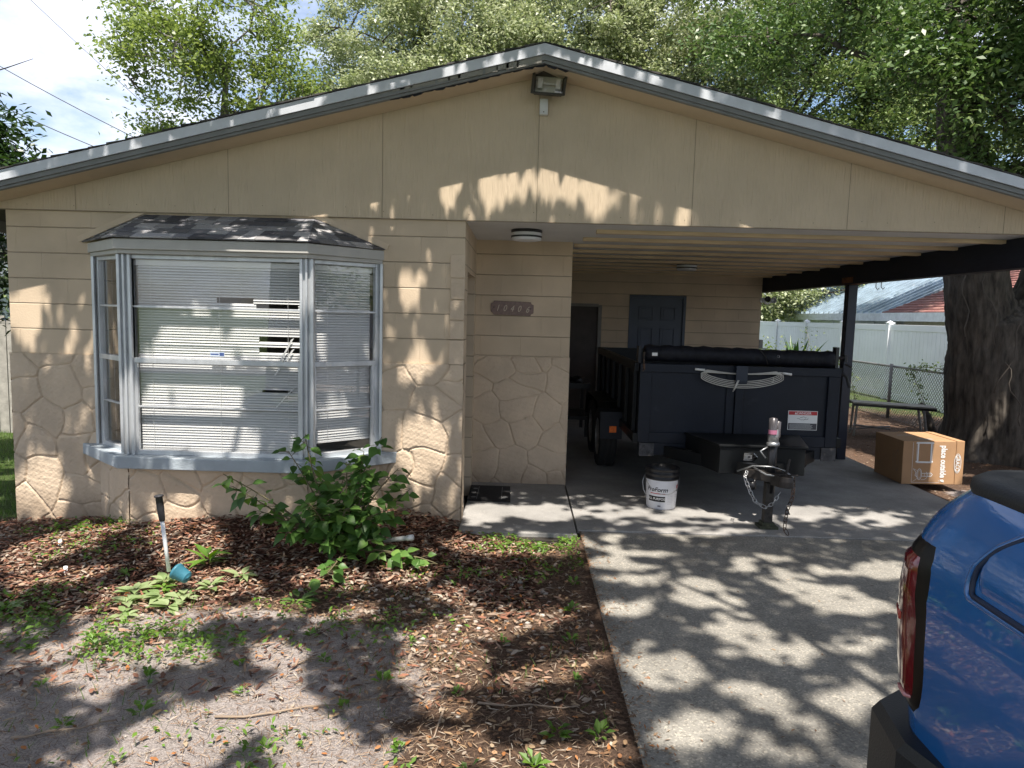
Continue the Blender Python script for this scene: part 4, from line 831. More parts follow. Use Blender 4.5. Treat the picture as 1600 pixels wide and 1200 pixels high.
ribbon(m, [(.145, .235), (.145, .465), (.315, .465), (.315, .235), (.145, .235)], .0025, -.0021)
for (x, z) in ((.15, .25), (.31, .25), (.15, .455), (.31, .455)): ribbon(m, [(x-.008, z), (x+.008, z)], .016, -.0024)
ell = lambda cx, cz, rx, rz_, n_=22, a0=0, a1=6.2832: [(cx+rx*math.cos(a0+(a1-a0)*j/n_), cz+rz_*math.sin(a0+(a1-a0)*j/n_)) for j in range(n_+1)]
ribbon(m, ell(.185, .11, .025, .06), .006, -.0019); ribbon(m, ell(.185, .11, .014, .045), .003, -.0023)
ribbon(m, ell(.22, .10, .055, .05, 12, -1.8, .8), .004, -.0025); ribbon(m, [(.21, .12), (.31, .125), (.325, .11), (.31, .085), (.21, .09)], .006, -.0027); ribbon(m, [(.12, .17), (.15, .13), (.14, .10), (.17, .07)], .005, -.0029); ribbon(m, [(.12, .03), (.17, .07)], .003, -.0031); ribbon(m, [(.125, .17), (.16, .15)], .003, -.0032)
for k in range(4): ribbon(m, [(.24+.02*k, .09), (.24+.02*k, .12)], .004, -.0033)
ribbon(m, ell(.585, .235, .035, .105, 30), .006, -.0062)
m.build('printed_drawing', M_PRINTW, bxr)
Rt = Tb.to_3x3() @ RX90 @ Matrix.Rotation(R(-90), 3, 'Z')
text('place outside g', .088, M_PRINTW, bxr, bt(.435, .228, -.0022), Rt, 'lettering', bold=.003, sx=.76)
text('GRACO', .060, M_PRINTW, bxr, bt(.583, .235, -.0066), Rt, 'logo_lettering', bold=.001, sx=.85)
m = MB()
def bl_(y, z): return Tb @ Vector((-.0015, y, z))
for k, (y, z0_, z1_) in enumerate(((.16, .16, .34), (.19, .12, .34), (.205, .2, .3))):
    m.quad(bl_(y, z0_), bl_(y+.004, z0_), bl_(y+.004, z1_), bl_(y, z1_))
for q in range(24):
    a, b = 2*math.pi*q/24, 2*math.pi*(q+1)/24; f_ = lambda a, r: bl_(.11+.035*math.cos(a)*r, .24+.12*math.sin(a)*r)
    m.quad(f_(a, 1), f_(b, 1), f_(b, .9), f_(a, .9))
m.build('side_print', mat('faded_print', (.30, .22, .16), .7), bxr)
m = MB()
for (x0, x1, y0, y1) in ((.22, .38, .10, .16), (.10, .30, .34, .36), (.14, .26, .40, .415)): m.quad(*[Tb @ Vector((x, y, Hb+.0015)) for x, y in ((x0, y0), (x1, y0), (x1, y1), (x0, y1))])
m.build('top_label', mat('worn_label', (.42, .36, .30), .7), bxr)
# ------------------------------------------------------------------ door mat
dm = thing('door_mat', (-.25, .95, .004), 'black patterned door mat lying on the porch walkway', 'door mat')
m = MB(); m.prism([(-.452, .68, .005), (-.05, .66, .005), (-.06, 1.23, .005), (-.452, 1.24, .005)], (0, 0, .012)); m.build('mat', mat('black_mat', (.018, .018, .019), .9, var=.4, scale=60, bump=.8, bscale=120), dm, bevel=.003)
m = MB()
for x in (-.37, -.14): m.box((x, .72, .0172), (x+.006, 1.18, .0185))
for (x, y) in ((-.10, .80), (-.115, .78), (-.40, .78), (-.41, .95), (-.40, 1.1)):
    m.lathe((x, y, .0172), [(0, .0018), (.022, .0014), (.026, .0)], 9)
m.build('mat_pattern', mat('grey_mat_pattern', (.16, .16, .16), .8), dm)
# ------------------------------------------------------------------ shelf with junk behind the porch wall
sh = thing('work_bench', (.9, 4.6, 0), 'dark work bench standing behind the porch wall beside the trailer', 'bench')
m = MB(); m.box((.56, 4.3, .70), (1.02, 5.3, .78)); m.build('bench_top', M_BLACK, sh); m = MB(); m.box((.56, 4.32, .25), (1.0, 5.2, .30)); m.build('shelf', M_BLACK, sh)
for x in (.58, .96):
    for y in (4.34, 5.2): m = MB(); m.box((x, y, 0), (x+.05, y+.05, .699)); m.build('leg', M_BLACK, sh)
m = MB()
for k in range(3): m.tube([(.80+.12*math.cos(a)*(1-.1*k), 4.5+.10*math.sin(a), .795+.02*k+.02*math.sin(2*a)) for a in [2*math.pi*j/24 for j in range(25)]], .012)
tag(m.build('coiled_hose', M_BLACK), 'black hose coiled on top of the dark work bench', 'hose')
# ------------------------------------------------------------------ post-side junk: driftwood debris by the slab corner
m = MB()
for k in range(9):
    x, y = 3.9+random.uniform(-.12, .22), 3.5+random.uniform(-.15, .2); a = random.uniform(-.6, .6); m.box((x-.12, y-.03, .004+.012*k), (x+.12, y+.03, .014+.012*k), rot=a)
tag(m.build('wood_scrap_pile', mat('weathered_scrap', (.30, .17, .11), .85, var=.5, scale=12)), 'low pile of reddish scrap boards by the carport post', 'scrap wood')
# ------------------------------------------------------------------ bench under the fence
be = thing('slatted_bench', (5.95, 5.5, 0), 'low weathered slatted bench with steel legs before the chain-link fence', 'bench')
M_OLDW = mat('silvered_wood', (.34, .32, .28), .8, var=.25, scale=8, stretch=(1, 5, 1), bump=.4)
e0_, e1_ = Vector((5.38, 5.65, .47)), Vector((6.50, 5.30, .45)); u_ = (e1_-e0_).normalized(); n_ = Vector((-u_.y, u_.x, 0))
m = MB()
for k in range(5): a = e0_+n_*(k*.085-.2); m.prism([tuple(a), tuple(a+n_*.075), tuple(a+n_*.075+Vector((0, 0, .02))), tuple(a+Vector((0, 0, .02)))], e1_-e0_)
m.build('seat', M_OLDW, be)
m = MB(); a = e0_-n_*.205-Vector((0, 0, .035)); m.prism([tuple(a), tuple(a+n_*.03), tuple(a+n_*.03+Vector((0, 0, .033))), tuple(a+Vector((0, 0, .033)))], e1_-e0_); a = e0_+n_*.19-Vector((0, 0, .035)); m.prism([tuple(a), tuple(a+n_*.03), tuple(a+n_*.03+Vector((0, 0, .033))), tuple(a+Vector((0, 0, .033)))], e1_-e0_); m.each('seat_frame', M_BLACK, be)
for (q, s) in ((.06, -1), (.06, 1), (1.0, -1), (1.0, 1)):
    a = e0_+u_*q+n_*.18*s; m = MB(); m.tube([a-Vector((0, 0, .03)), Vector((a.x, a.y, -.05))+u_*(.08 if q > .5 else -.02)], .02, 8); m.build('leg', M_STEEL if q > .5 else M_OLDW, be)
m = MB(); m.tube([(5.35, 5.45, .12), (5.55, 5.85, .12)], .014); m.tube([(5.35, 5.45, .13), (5.9, 5.4, .08)], .014); m.tube([(5.3, 5.5, .05), (6.0, 5.6, .10)], .012); m.each('stretcher', M_STEEL, be)
# ------------------------------------------------------------------ fences
FX = 7.05
cl = thing('chain_link_fence', (FX, 9, 0), 'low chain-link fence running along the right side yard', 'chain-link fence')
def fzz(y): return .96
m = MB()
y0, y1, zb, zt = -4.0, 17.0, -.06, .93; sp = .075; nW = int((y1-y0)/sp); H = zt-zb
V_ = []; 
for k in range(-int(H/sp)-1, nW+1):
    for s in (1, -1):
        ya = y0+k*sp if s > 0 else y0+k*sp; 
        a, b = ((ya, zb), (ya+H, zt)) if s > 0 else ((ya, zt), (ya+H, zb))
        # clip in y
        (p, zp), (q, zq_) = a, b
        if q < y0 or p > y1: continue
        if p < y0: zp = zp+(zq_-zp)*(y0-p)/(q-p); p = y0
        if q > y1: zq_ = zp+(zq_-zp)*(y1-p)/(q-p); q = y1
        m.tube([(FX+.003*s, p, zp), (FX+.003*s, q, zq_)], .0042, 3, cap=False)
m.build('wire_mesh', mat('weathered_wire', (.16, .16, .15), .6, .3, var=.3), cl)
m = MB(); m.tube([(FX, y0, .95), (FX, y1, .95)], .021, 8); m.build('top_rail', mat('dull_galvanised', (.22, .22, .21), .6, .5, var=.3), cl, True)
for k, y in enumerate((-3.5, -.8, 2.0, 4.9, 7.6, 10.3, 13.0, 15.8)): m = MB(); m.tube([(FX-.04, y, -.1), (FX-.04, y, 1.0)], .03, 10); m.build('fence_post', bpy.data.materials['dull_galvanised'], cl, True)
vf = thing('vinyl_fence', (8.8, 9, 0), 'tall white vinyl privacy fence behind the chain-link fence', 'vinyl fence')
VX = 8.8; ytop = 1.735; ypos = [8.75+2.44*k for k in range(-7, 6)]
for k, y in enumerate(ypos):
    m = MB(); m.box((VX-.065, y-.065, -.15), (VX+.065, y+.065, ytop+.03)); m.prism([(VX-.08, y-.08, ytop+.03), (VX+.08, y-.08, ytop+.03), (VX+.08, y+.08, ytop+.03), (VX-.08, y+.08, ytop+.03)], (0, 0, .02)); m.lathe((VX, y, ytop+.05), [(.095, 0), (.05, .02), (0, .045)], 4); m.build('fence_post', M_WHITE, vf)
    if k < len(ypos)-1:
        m = MB(); yy = y+.066
        while yy < y+2.44-.08: m.box((VX-.014, yy, .0), (VX+.014, yy+.146, ytop-.14)); yy += .152
        m.build('fence_panel', M_WHITE, vf, bevel=.003); m = MB(); m.box((VX-.03, y+.066, ytop-.14), (VX+.03, y+2.374, ytop)); m.box((VX-.03, y+.066, -.02), (VX+.03, y+2.374, .12)); m.each('fence_rail', M_WHITE, vf, bevel=.004)
# wooden fence, left
wf = thing('wooden_fence', (-7.4, 4.2, -.1), 'weathered wooden picket fence left of the house', 'wooden fence')
for k in range(26):
    x = -9.6+k*.145; m = MB(); h = 1.52+random.uniform(-.03, .03); m.prism([(x, 4.0, -.2), (x+.13, 4.0, -.2), (x+.13, 4.0, h-.05), (x+.10, 4.0, h), (x+.03, 4.0, h), (x, 4.0, h-.05)], (0, .02, 0)); m.build('picket', M_OLDW, wf)
m = MB(); m.box((-9.6, 4.021, .25), (-5.8, 4.07, .34)); m.box((-9.6, 4.021, 1.1), (-5.8, 4.07, 1.19)); m.each('fence_rail', M_OLDW, wf)
# ------------------------------------------------------------------ neighbours
def gablehouse(name, label, x0, x1, y0, y1, zw, zp, wallm, roofm, trimm, ridge='Y', ribs=0, win=()):
    h = thing(name, ((x0+x1)/2, (y0+y1)/2, -.1), label, 'house'); t = MB(); t.box((x0, y0, -.2), (x1, y1, zw)); wl = t.build('wall', wallm, h); o = .45; th = .1; t = MB()
    if ridge == 'Y':
        xm = (x0+x1)/2; A = [(x0-o, zw), (xm, zp), (x1+o, zw)]
        t.prism([(A[0][0], y0-o, A[0][1]), (A[1][0], y0-o, A[1][1]), (A[1][0], y0-o, A[1][1]+th), (A[0][0], y0-o, A[0][1]+th)], (0, y1-y0+2*o, 0)); t.prism([(A[1][0], y0-o, A[1][1]), (A[2][0], y0-o, A[2][1]), (A[2][0], y0-o, A[2][1]+th), (A[1][0], y0-o, A[1][1]+th)], (0, y1-y0+2*o, 0))
        if ribs:
            y = y0-o
            while y < y1+o:
                for s in (0, 1):
                    a, b = A[s], A[s+1]; t.prism([(a[0], y, a[1]+th), (b[0], y, b[1]+th), (b[0], y, b[1]+th+.07), (a[0], y, a[1]+th+.07)], (0, .06, 0))
                y += ribs
        else:
            for s in (0, 1):
                a, b = A[s], A[s+1]; n2 = 22
                for k in range(n2):
                    f = k/n2; f2 = (k+1)/n2; y = y0-o
                    if s == 1: f, f2 = 1-f, 1-f2
                    while y < y1+o-.01:
                        yn = min(y+random.uniform(.25, .5), y1+o); pa = (a[0]+(b[0]-a[0])*f, a[1]+(b[1]-a[1])*f+th); pb = (a[0]+(b[0]-a[0])*f2, a[1]+(b[1]-a[1])*f2+th)
                        t.prism([(pa[0], y, pa[1]+.001), (pb[0], y, pb[1]+.001), (pb[0], y, pb[1]+.004), (pa[0], y, pa[1]+.025)], (0, yn-y-.01, 0)); y = yn
        t2 = MB(); t2.prism([(x0, y0, zw), (x1, y0, zw), (xm, y0, zp-.02)], (0, .1, 0)); t2.prism([(x0, y1-.1, zw), (x1, y1-.1, zw), (xm, y1-.1, zp-.02)], (0, .1, 0)); t2.each('gable', wallm, h)
    rf = t.build('roof', roofm, h); t = MB(); t.box((x0-o-.03, y0-o, zw-.14), (x0-o-.001, y1+o, zw+th)); t.box((x1+o+.001, y0-o, zw-.14), (x1+o+.03, y1+o, zw+th)); t.box((x0-o, y0-o+.02, zw-.04), (x0, y1+o-.02, zw-.02)); t.each('eave_board', trimm, rf)
    for (yy, wy, z0_, z1_) in win:
        f = MB(); f.box((x0-.04, yy, z0_), (x0-.002, yy+wy, z1_)); fo = f.build('window', trimm, h); f = MB(); f.box((x0-.05, yy+.07, z0_+.07), (x0-.041, yy+wy-.07, z1_-.07)); f.build('pane', mat('dark_glass', (.03, .035, .04), .1) if 'dark_glass' not in bpy.data.materials else bpy.data.materials['dark_glass'], fo)
    return h
M_REDSH = shinglemat('red_shingle', [(.16, .06, .05), (.24, .10, .085), (.20, .08, .07), (.30, .15, .12)])
gablehouse('neighbour_house', 'tan house with reddish brown shingle roof beyond the white fence', 11.2, 19.2, 6.0, 15.0, 1.98, 3.75, mat('neighbour_tan', (.38, .34, .28), .8), M_REDSH, mat('neighbour_trim', (.72, .74, .78), .5), win=((7.5, 1.3, .8, 1.75), (11, 1.3, .8, 1.75)))
gablehouse('neighbour_shed', 'pale building with ribbed blue-grey metal roof behind the white fence', 11.6, 19.0, 16.2, 26, 1.98, 4.0, mat('shed_wall', (.55, .58, .60), .7), mat('metal_roof', (.38, .46, .52), .35, .5, var=.25, scale=2, dirt=((.55, .56, .58), 3, .62)), mat('shed_trim', (.62, .65, .68), .5), ribs=.42, win=((17.5, 1.2, .9, 1.8), (20.5, 1.2, .9, 1.8)))
gablehouse('far_house', 'small pale house far left with lap siding', -17.5, -10.6, 6.5, 15, 2.35, 3.4, mat('pale_siding', (.55, .60, .66), .7), mat('grey_far_roof', (.12, .12, .12), .85), bpy.data.materials['shed_trim'], win=((8, 1.1, .9, 1.9),))
m = MB()
for k in range(16): z = .05+k*.145; m.prism([(-17.5, 6.495, z), (-10.6, 6.495, z), (-10.6, 6.47, z), (-17.5, 6.47, z)], (0, 0, .138))
fh = [o for o in C.objects if o.name == 'far_house'][0]; m.build('lap_siding', bpy.data.materials['pale_siding'], fh)
# ------------------------------------------------------------------ pickup truck, rear towards the house
M_BLUE = mat('blue_car_paint', (.010, .135, .42), .25, .12, var=.04, scale=2, coat=1, spec=.5)
M_TRIMK = mat('black_trim', (.013, .014, .016), .5, var=.1, bump=.15, bscale=200)
tk = thing('pickup_truck', (2.02, -7, -.006), 'blue pickup truck with black bed cap parked at the right of the driveway', 'pickup truck')
TXL, TXR, TYR, TYF = .972, 2.982, -3.845, -9.85
rowz = [.50, .58, .68, .80, .95, 1.08, 1.16, 1.22, 1.27, 1.31, 1.34, 1.36]
rowi = [.07, .045, .03, .018, .004, 0, .004, .014, .03, .052, .075, .10]
rowr = [.03, .02, .015, .005, .0, .0, .008, .020, .040, .065, .090, .115]
def outline(inset, rear, Rc=.16, n=10):
    p = []; x0, x1, yr = TXL+inset, TXR-inset, TYR-rear
    xm = (x0+x1)/2; p.append((xm, yr+.035)); p.append((x0+Rc+.25, yr+.018)); p.append((x0+Rc, yr))
    for k in range(1, n+1): a = R(90)*k/n; p.append((x0+Rc-Rc*math.sin(a), yr-Rc+Rc*math.cos(a)))
    yy = yr-Rc
    for q in [.05, .12, .2, .3, .45, .6]+[.6+.04*k for k in range(1, 29)]: p.append((x0-.010*math.sin(min(q, 1)*math.pi), yr-Rc-q))
    return p
def surfpt(i, f, off=0):
    """i: fractional index along the outline, f: height"""
    k = max(0, min(len(rowz)-2, int(np.searchsorted(rowz, f))-1)); t_ = (f-rowz[k])/(rowz[k+1]-rowz[k]); ins = rowi[k]*(1-t_)+rowi[k+1]*t_; rr = rowr[k]*(1-t_)+rowr[k+1]*t_
    o = outline(ins, rr); a = int(min(max(i, 0), len(o)-1.001)); b = i-a; p = Vector((o[a][0]*(1-b)+o[a+1][0]*b, o[a][1]*(1-b)+o[a+1][1]*b, f))
    if off:
        q = Vector((o[a+1][0]-o[a][0], o[a+1][1]-o[a][1], 0)).normalized(); nrm = Vector((-q.y*-1, q.x*-1, 0)); nrm = Vector((q.y, -q.x, 0))
        if nrm.dot(Vector((p.x-1.977, p.y+5.5, 0))) < 0: nrm = -nrm
        p += nrm*off
    return p
def mirror(mb):
    v = [(2*1.977-x, y, z) for x, y, z in mb.v]; n0 = len(mb.v); f = [tuple(reversed([i+n0 for i in q])) for q in mb.f]; mb.v += v; mb.f += f
nO = len(outline(0, 0)); m = MB(); zz = list(np.linspace(.50, 1.36, 44))
for z in zz:
    for i in range(nO): m.v.append(tuple(surfpt(i, z)))
for a in range(len(zz)-1):
    for i in range(nO-1): q = a*nO+i; m.f.append((q, q+nO, q+nO+1, q+1))
m.f = [f for f in m.f if math.hypot(sum(m.v[k][1] for k in f)/4+5.15, sum(m.v[k][2] for k in f)/4-.42) > .455 or sum(m.v[k][1] for k in f)/4 > -4.4]
mirror(m); bed = m.build('bed', M_BLUE, tk, True)
# closing side/bottom surfaces and cab
m = MB(); m.box((TXL+.12, -5.6, .45), (TXR-.12, TYR-.12, .60)); m.build('bed_floor', M_TRIMK, tk)
m = MB()
body = [(-5.74, .45), (-5.74, 1.30), (-6.3, 1.32), (-8.2, 1.28), (-9.5, 1.17), (-9.78, 1.02), (-9.85, .8), (-9.85, .5), (-9.45, .42), (-9.3, .68), (-9.05, .86), (-8.75, .90), (-8.45, .86), (-8.2, .68), (-8.08, .42), (-5.9, .42)]
m.prism([(TXL+.03, y, z) for y, z in body], (TXR-TXL-.06, 0, 0)); m.build('body', M_BLUE, tk, bevel=.03)
m = MB(); gh = [(-5.76, 1.30), (-5.95, 1.88), (-6.3, 1.93), (-7.4, 1.90), (-8.15, 1.30)]
n0 = 0; m.v = [(TXL+.08, y, z) if z < 1.5 else (TXL+.25, y, z) for y, z in gh]+[(TXR-.08, y, z) if z < 1.5 else (TXR-.25, y, z) for y, z in gh]; m.f = [(0, 1, 2, 3, 4), (9, 8, 7, 6, 5), (0, 5, 6, 1), (1, 6, 7, 2), (2, 7, 8, 3), (3, 8, 9, 4)]; cabo = m.build('cab_roof', M_BLUE, tk, bevel=.03)
gl_ = mat('tinted_glass', (.015, .018, .02), .05, var=.02); m = MB()
def cabp(y, z, s):
    f = (z-1.30)/.6; x = TXL+.08+.17*min(f, 1)/.97-.004; return (x if s < 0 else 2*1.977-x, y, z)
for s in (-1, 1):
    m.quad(cabp(-5.95, 1.36, s), cabp(-6.08, 1.82, s), cabp(-6.75, 1.84, s), cabp(-6.75, 1.36, s)); m.quad(cabp(-6.85, 1.36, s), cabp(-6.85, 1.84, s), cabp(-7.35, 1.82, s), cabp(-7.95, 1.36, s))
m.each('side_window', gl_, tk)
m = MB(); m.quad((TXL+.2, -7.52, 1.86), (TXR-.2, -7.52, 1.86), (TXR-.12, -8.12, 1.35), (TXL+.12, -8.12, 1.35)); m.quad((TXL+.25, -5.772, 1.38), (TXR-.25, -5.772, 1.38), (TXR-.35, -5.925, 1.82), (TXL+.35, -5.925, 1.82)); m.each('windscreen', gl_, tk)
for s in (0, 1):
    m = MB(); x = TXL-.02 if s == 0 else TXR+.02; q = -1 if s == 0 else 1
    m.box((min(x, x-q*-.14)-.0, -7.75, 1.30), (max(x, x-q*-.14), -7.62, 1.50)); m.build('wing_mirror', M_TRIMK, tk, bevel=.02)
for x in (TXL+.16, TXR-.16):
    for y in (-5.15, -8.75): wheel(x, y, .40, .27, tk)
# wheel arches flare in the bed
m = MB()
for s in (0, 1):
    A_ = [( -5.15+.50*math.cos(a), .42+.50*math.sin(a)) for a in np.linspace(0.05, math.pi-.05, 18)]; B_ = [(-5.15+.43*math.cos(a), .42+.43*math.sin(a)) for a in np.linspace(.05, math.pi-.05, 18)]
    xx = TXL-.012 if s == 0 else TXR-.02
    m.prism([(xx, y, z) for y, z in A_]+[(xx, y, z) for y, z in reversed(B_)], (.032, 0, 0))
m.each('arch_flare', M_TRIMK, tk, bevel=.005)
def patch(i0, i1, z0, z1, off, name, mt, parent, ni=14, nz_=14, shape=None, smooth=True, thick=True):
    t = MB(); g = []
    for a in range(nz_+1):
        for b in range(ni+1):
            z = z0+(z1-z0)*a/nz_; i = i0+(i1-i0)*b/ni
            if shape: i, z = shape(b/ni, a/nz_)
            edge = a in (0, nz_) or b in (0, ni); t.v.append(tuple(surfpt(i, z, off if not edge else min(0, off)-.001 if thick else off)))
    for a in range(nz_):
        for b in range(ni): q = a*(ni+1)+b; t.f.append((q, q+ni+1, q+ni+2, q+1))
    if parent is tk: mirror(t); return t.each(name, mt, parent, smooth)
    t.build(name, mt, parent[0], smooth); n0 = len(t.v); mirror(t); t.v = t.v[n0:]; t.f = [tuple(k-n0 for k in f) for f in t.f if f[0] >= n0]; t.build(name, mt, parent[1], smooth)
M_LENSR = mat('red_lens', (.12, .003, .007), .12, var=.25, scale=14, coat=1, stretch=(1, 1, .3))
lamps = patch(2.2, 12.8, .775, 1.215, .010, 'tail_light', mat('lamp_black', (.004, .004, .005), .3, spec=.3), tk, shape=lambda b, a: (2.2+b*(10.75-.7*(abs(a-.55)*2)**3), .775+a*.44))
patch(2.5, 12.2, .80, 1.19, .019, 'red_lens', M_LENSR, lamps, shape=lambda b, a: (2.5+b*(9.55+.6*math.sin(a*math.pi)), .80+a*.39))
patch(9.0, 12.0, .812, .83, .0225, 'reverse_strip', mat('pink_lens', (.55, .22, .22), .2, coat=1), lamps, 6, 3)
patch(6.5, 11.2, .985, 1.035, .0225, 'lens_mark', mat('bright_red_lens', (.42, .02, .02), .15, coat=1), lamps, 6, 3)
patch(3.5, 5.5, .93, 1.06, .034, 'tail_light_fin', M_BLACK, lamps, 6, 6)
# bed-side storage lid: raised panel with a rounded groove
def lidshape(b, a):
    z1_, z0_ = 1.305, 1.135; i = 13.75+b*9.0; zz_ = z0_+(z1_-z0_)*a
    if b < .12: k = (1-b/.12); zz_ = z0_+.04*k*k+(z1_-z0_-.04*k*k)*a; i += .35*a*k+.0
    return i, zz_
def pathpt(s):           # the groove: down from the cap, round the corner, then forward
    if s < .35: f = s/.35; return 15.25-.60*math.sin(f*math.pi/2)*.9, 1.325-.115*f
    if s < .5: f = (s-.35)/.15; a = f*math.pi/2; return 14.71+.30*(1-math.cos(a)), 1.21-.050*math.sin(a)
    f = (s-.5)/.5; return 15.01+f*26.0, 1.16-.035*f
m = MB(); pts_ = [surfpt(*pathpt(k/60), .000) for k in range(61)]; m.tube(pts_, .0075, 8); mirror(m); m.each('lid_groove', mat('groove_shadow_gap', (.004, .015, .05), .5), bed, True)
m = MB()
ptsb = []
for k in range(61):
    i_, z_ = pathpt(k/60); ptsb.append(surfpt(max(i_-.16, 0), z_-.008, -.002))
m.tube(ptsb, .009, 8); mirror(m); m.each('panel_crease', M_BLUE, bed, True)
m = MB(); gridn = 24; top = 1.338
rows_ = []
for k in range(0, 61, 2):
    i_, z_ = pathpt(k/60); col_ = []
    for q in range(9):
        f = q/8; z2_ = z_+.006+(top-z_-.006)*f; o_ = .006*math.sin(min(f*4, 1)*math.pi/2)-.004*(q == 0); col_.append(tuple(surfpt(i_+.13, z2_, o_)))
    rows_.append(col_)
for r_ in rows_: m.v += r_
for a in range(len(rows_)-1):
    for b in range(8): q = a*9+b; m.f.append((q, q+1, q+10, q+9))
mirror(m); m.each('storage_lid', M_BLUE, bed, True)
# black rail cap and tonneau cover
m = MB(); n_ = 0
prof = [(.000, 1.335), (-.006, 1.352), (-.002, 1.372), (.02, 1.385), (.07, 1.390), (.13, 1.387)]
oo = outline(.085, .105, Rc=.13)
for i in range(nO):
    p = Vector((oo[i][0], oo[i][1], 0)); q = Vector((oo[min(i+1, nO-1)][0]-oo[max(i-1, 0)][0], oo[min(i+1, nO-1)][1]-oo[max(i-1, 0)][1], 0)).normalized(); nin = Vector((q.y, -q.x, 0))
    if nin.dot(Vector((1.977-p.x, -5.5-p.y, 0))) < 0: nin = -nin
    for (d, z) in prof: m.v.append(tuple(p+nin*d+Vector((0, 0, z))))
for i in range(nO-1):
    for k in range(5): q = i*6+k; m.f.append((q, q+1, q+7, q+6))
mirror(m); cap = m.build('bed_rail_cap', M_TRIMK, tk, True)
m = MB(); m.box((TXL+.215, -5.72, 1.372), (TXR-.215, TYR-.29, 1.400)); m.box((TXL+.19, TYR-.282, 1.372), (TXR-.19, TYR-.23, 1.392)); m.build('tonneau_cover', M_TRIMK, tk, bevel=.008)
m = MB(); m.tube([surfpt(15.3, 1.338, .004), surfpt(15.4, 1.355, .0), Vector((TXL+.13, TYR-.42, 1.392)), Vector((TXL+.20, TYR-.44, 1.398))], .0035); mirror(m); m.each('cap_seam', M_BLACK, cap)
m = MB(); S_ = [(TXL+.02, TYR-.37), (TXL-.03, TYR-.18), (TXL+.005, TYR+.01), (TXL+.16, TYR+.12), (TXL+.5, TYR+.16), (1.977, TYR+.18)]
z0_, z1_ = .46, .725
for (x, y) in S_: m.v += [(x+.03, y-.03, z0_), (x, y, z0_+.05), (x, y, z1_-.03), (x+.012, y-.015, z1_), (x+.10, y-.25, z1_)]
for i in range(len(S_)-1):
    for k in range(4): q = i*5+k; m.f.append((q, q+1, q+6, q+5))
mirror(m); m.build('rear_bumper', M_TRIMK, tk, False)
# ------------------------------------------------------------------ trees
M_BARK = mat('oak_bark', (.030, .024, .019), .92, var=.6, scale=13, stretch=(1, 1, .22), bump=1, bscale=22, col2=(.085, .072, .058), dirt=((.075, .082, .06), 4, .62))
M_BARKL = mat('grey_bark', (.15, .135, .115), .9, var=.35, scale=9, stretch=(1, 1, .3), bump=.8, bscale=30)
LF_OAK = leafmat('oak_leaves', [(.12, .16, .065), (.24, .29, .13), (.36, .40, .23), (.48, .51, .36), (.26, .32, .13)], .3, .4)
LF_OAKD = leafmat('deep_green_leaves', [(.05, .085, .026), (.10, .155, .045), (.17, .235, .08), (.27, .33, .15)], .25, .55, .3)
LF_LIME = leafmat('lime_leaves', [(.085, .13, .035), (.16, .22, .06), (.24, .30, .10), (.11, .16, .05)], .45, .4)
LF_DARK = leafmat('dark_leaves', [(.012, .030, .008), (.025, .055, .012), (.04, .08, .018)], .2, .35)
LF_GLOSS = leafmat('glossy_leaves', [(.035, .075, .02), (.065, .12, .032), (.11, .18, .055), (.19, .26, .10)], .25, .42, .4)
def bez(a, b, c, n): return [a*(1-t)**2+b*2*t*(1-t)+c*t*t for t in [k/(n-1) for k in range(n)]]
def wob(pts, amp, r):
    return [p if i in (0,) else p+Vector(r.normal(size=3)*amp) for i, p in enumerate(pts)]
def make_tree(name, label, cat, base, trunk, rad, ells, nleaf, size, lm, bm_, group=None, spread=.32, seed=1, limbs=5, aspect=.5, upb=.6, droop=.1, limb_r=.10, hide=None):
    r = np.random.default_rng(seed); root = thing(name, base, label, cat, group); m = MB(); base = Vector(base)
    tp_ = [base+Vector(p) for p in trunk]; m.tube(tp_, rad, 10); nodes = []
    clumps = []; weights = []
    tips = []
    for (c, R3, nc) in ells:
        c = Vector(c); 
        # start node: closest trunk point below the centre
        st_i = min(range(len(tp_)), key=lambda i: (tp_[i]-c).length+(2 if tp_[i].z > c.z else 0)); st = tp_[st_i]
        ln = []
        for k in range(limbs):
            d = unit(r.normal(size=3)); e = c+Vector((d[0]*R3[0]*.75, d[1]*R3[1]*.75, d[2]*R3[2]*.6)); mid = (st+c)/2+Vector((0, 0, .25*(e-st).length*.5))+Vector(r.normal(size=3)*.3)
            pp = wob(bez(st, mid, e, 9), .07, r); r0 = min(limb_r, rad[st_i]*.6); m.tube(pp, [r0*(1-.85*i/8) for i in range(9)], 6); ln += pp[3:]
        ln = ln or [c]; A = np.array(ln)
        for k in range(int(nc*(.62 if nleaf > 80000 else 1))):
            d = unit(r.normal(size=3)); q = r.uniform(.45, 1)**.6; p = np.array(c)+d*q*np.array(R3)
            clumps.append(p); j = np.argmin(((A-p)**2).sum(1)); a = Vector(A[j]); b = Vector(p)
            if k % 2 == 0: m.tube(wob(bez(a, (a+b)/2+Vector((0, 0, -.1)), b, 4), .03, r), [.022, .016, .011, .006], 4, cap=False)
    m.build('trunk', bm_, root, True)
    clumps = np.array(clumps); n = nleaf; idx = r.integers(0, len(clumps), n); sc_ = r.uniform(.6, 1.35, len(clumps))
    P_ = clumps[idx]+r.normal(size=(n, 3))*(spread*sc_[idx])[:, None]*np.array([1, 1, .62])
    if hide is not None: P_ = P_[~hide(P_)]
    leaves('crown', P_, size, lm, root, aspect=aspect, upbias=upb, droop=droop, r=r); return root
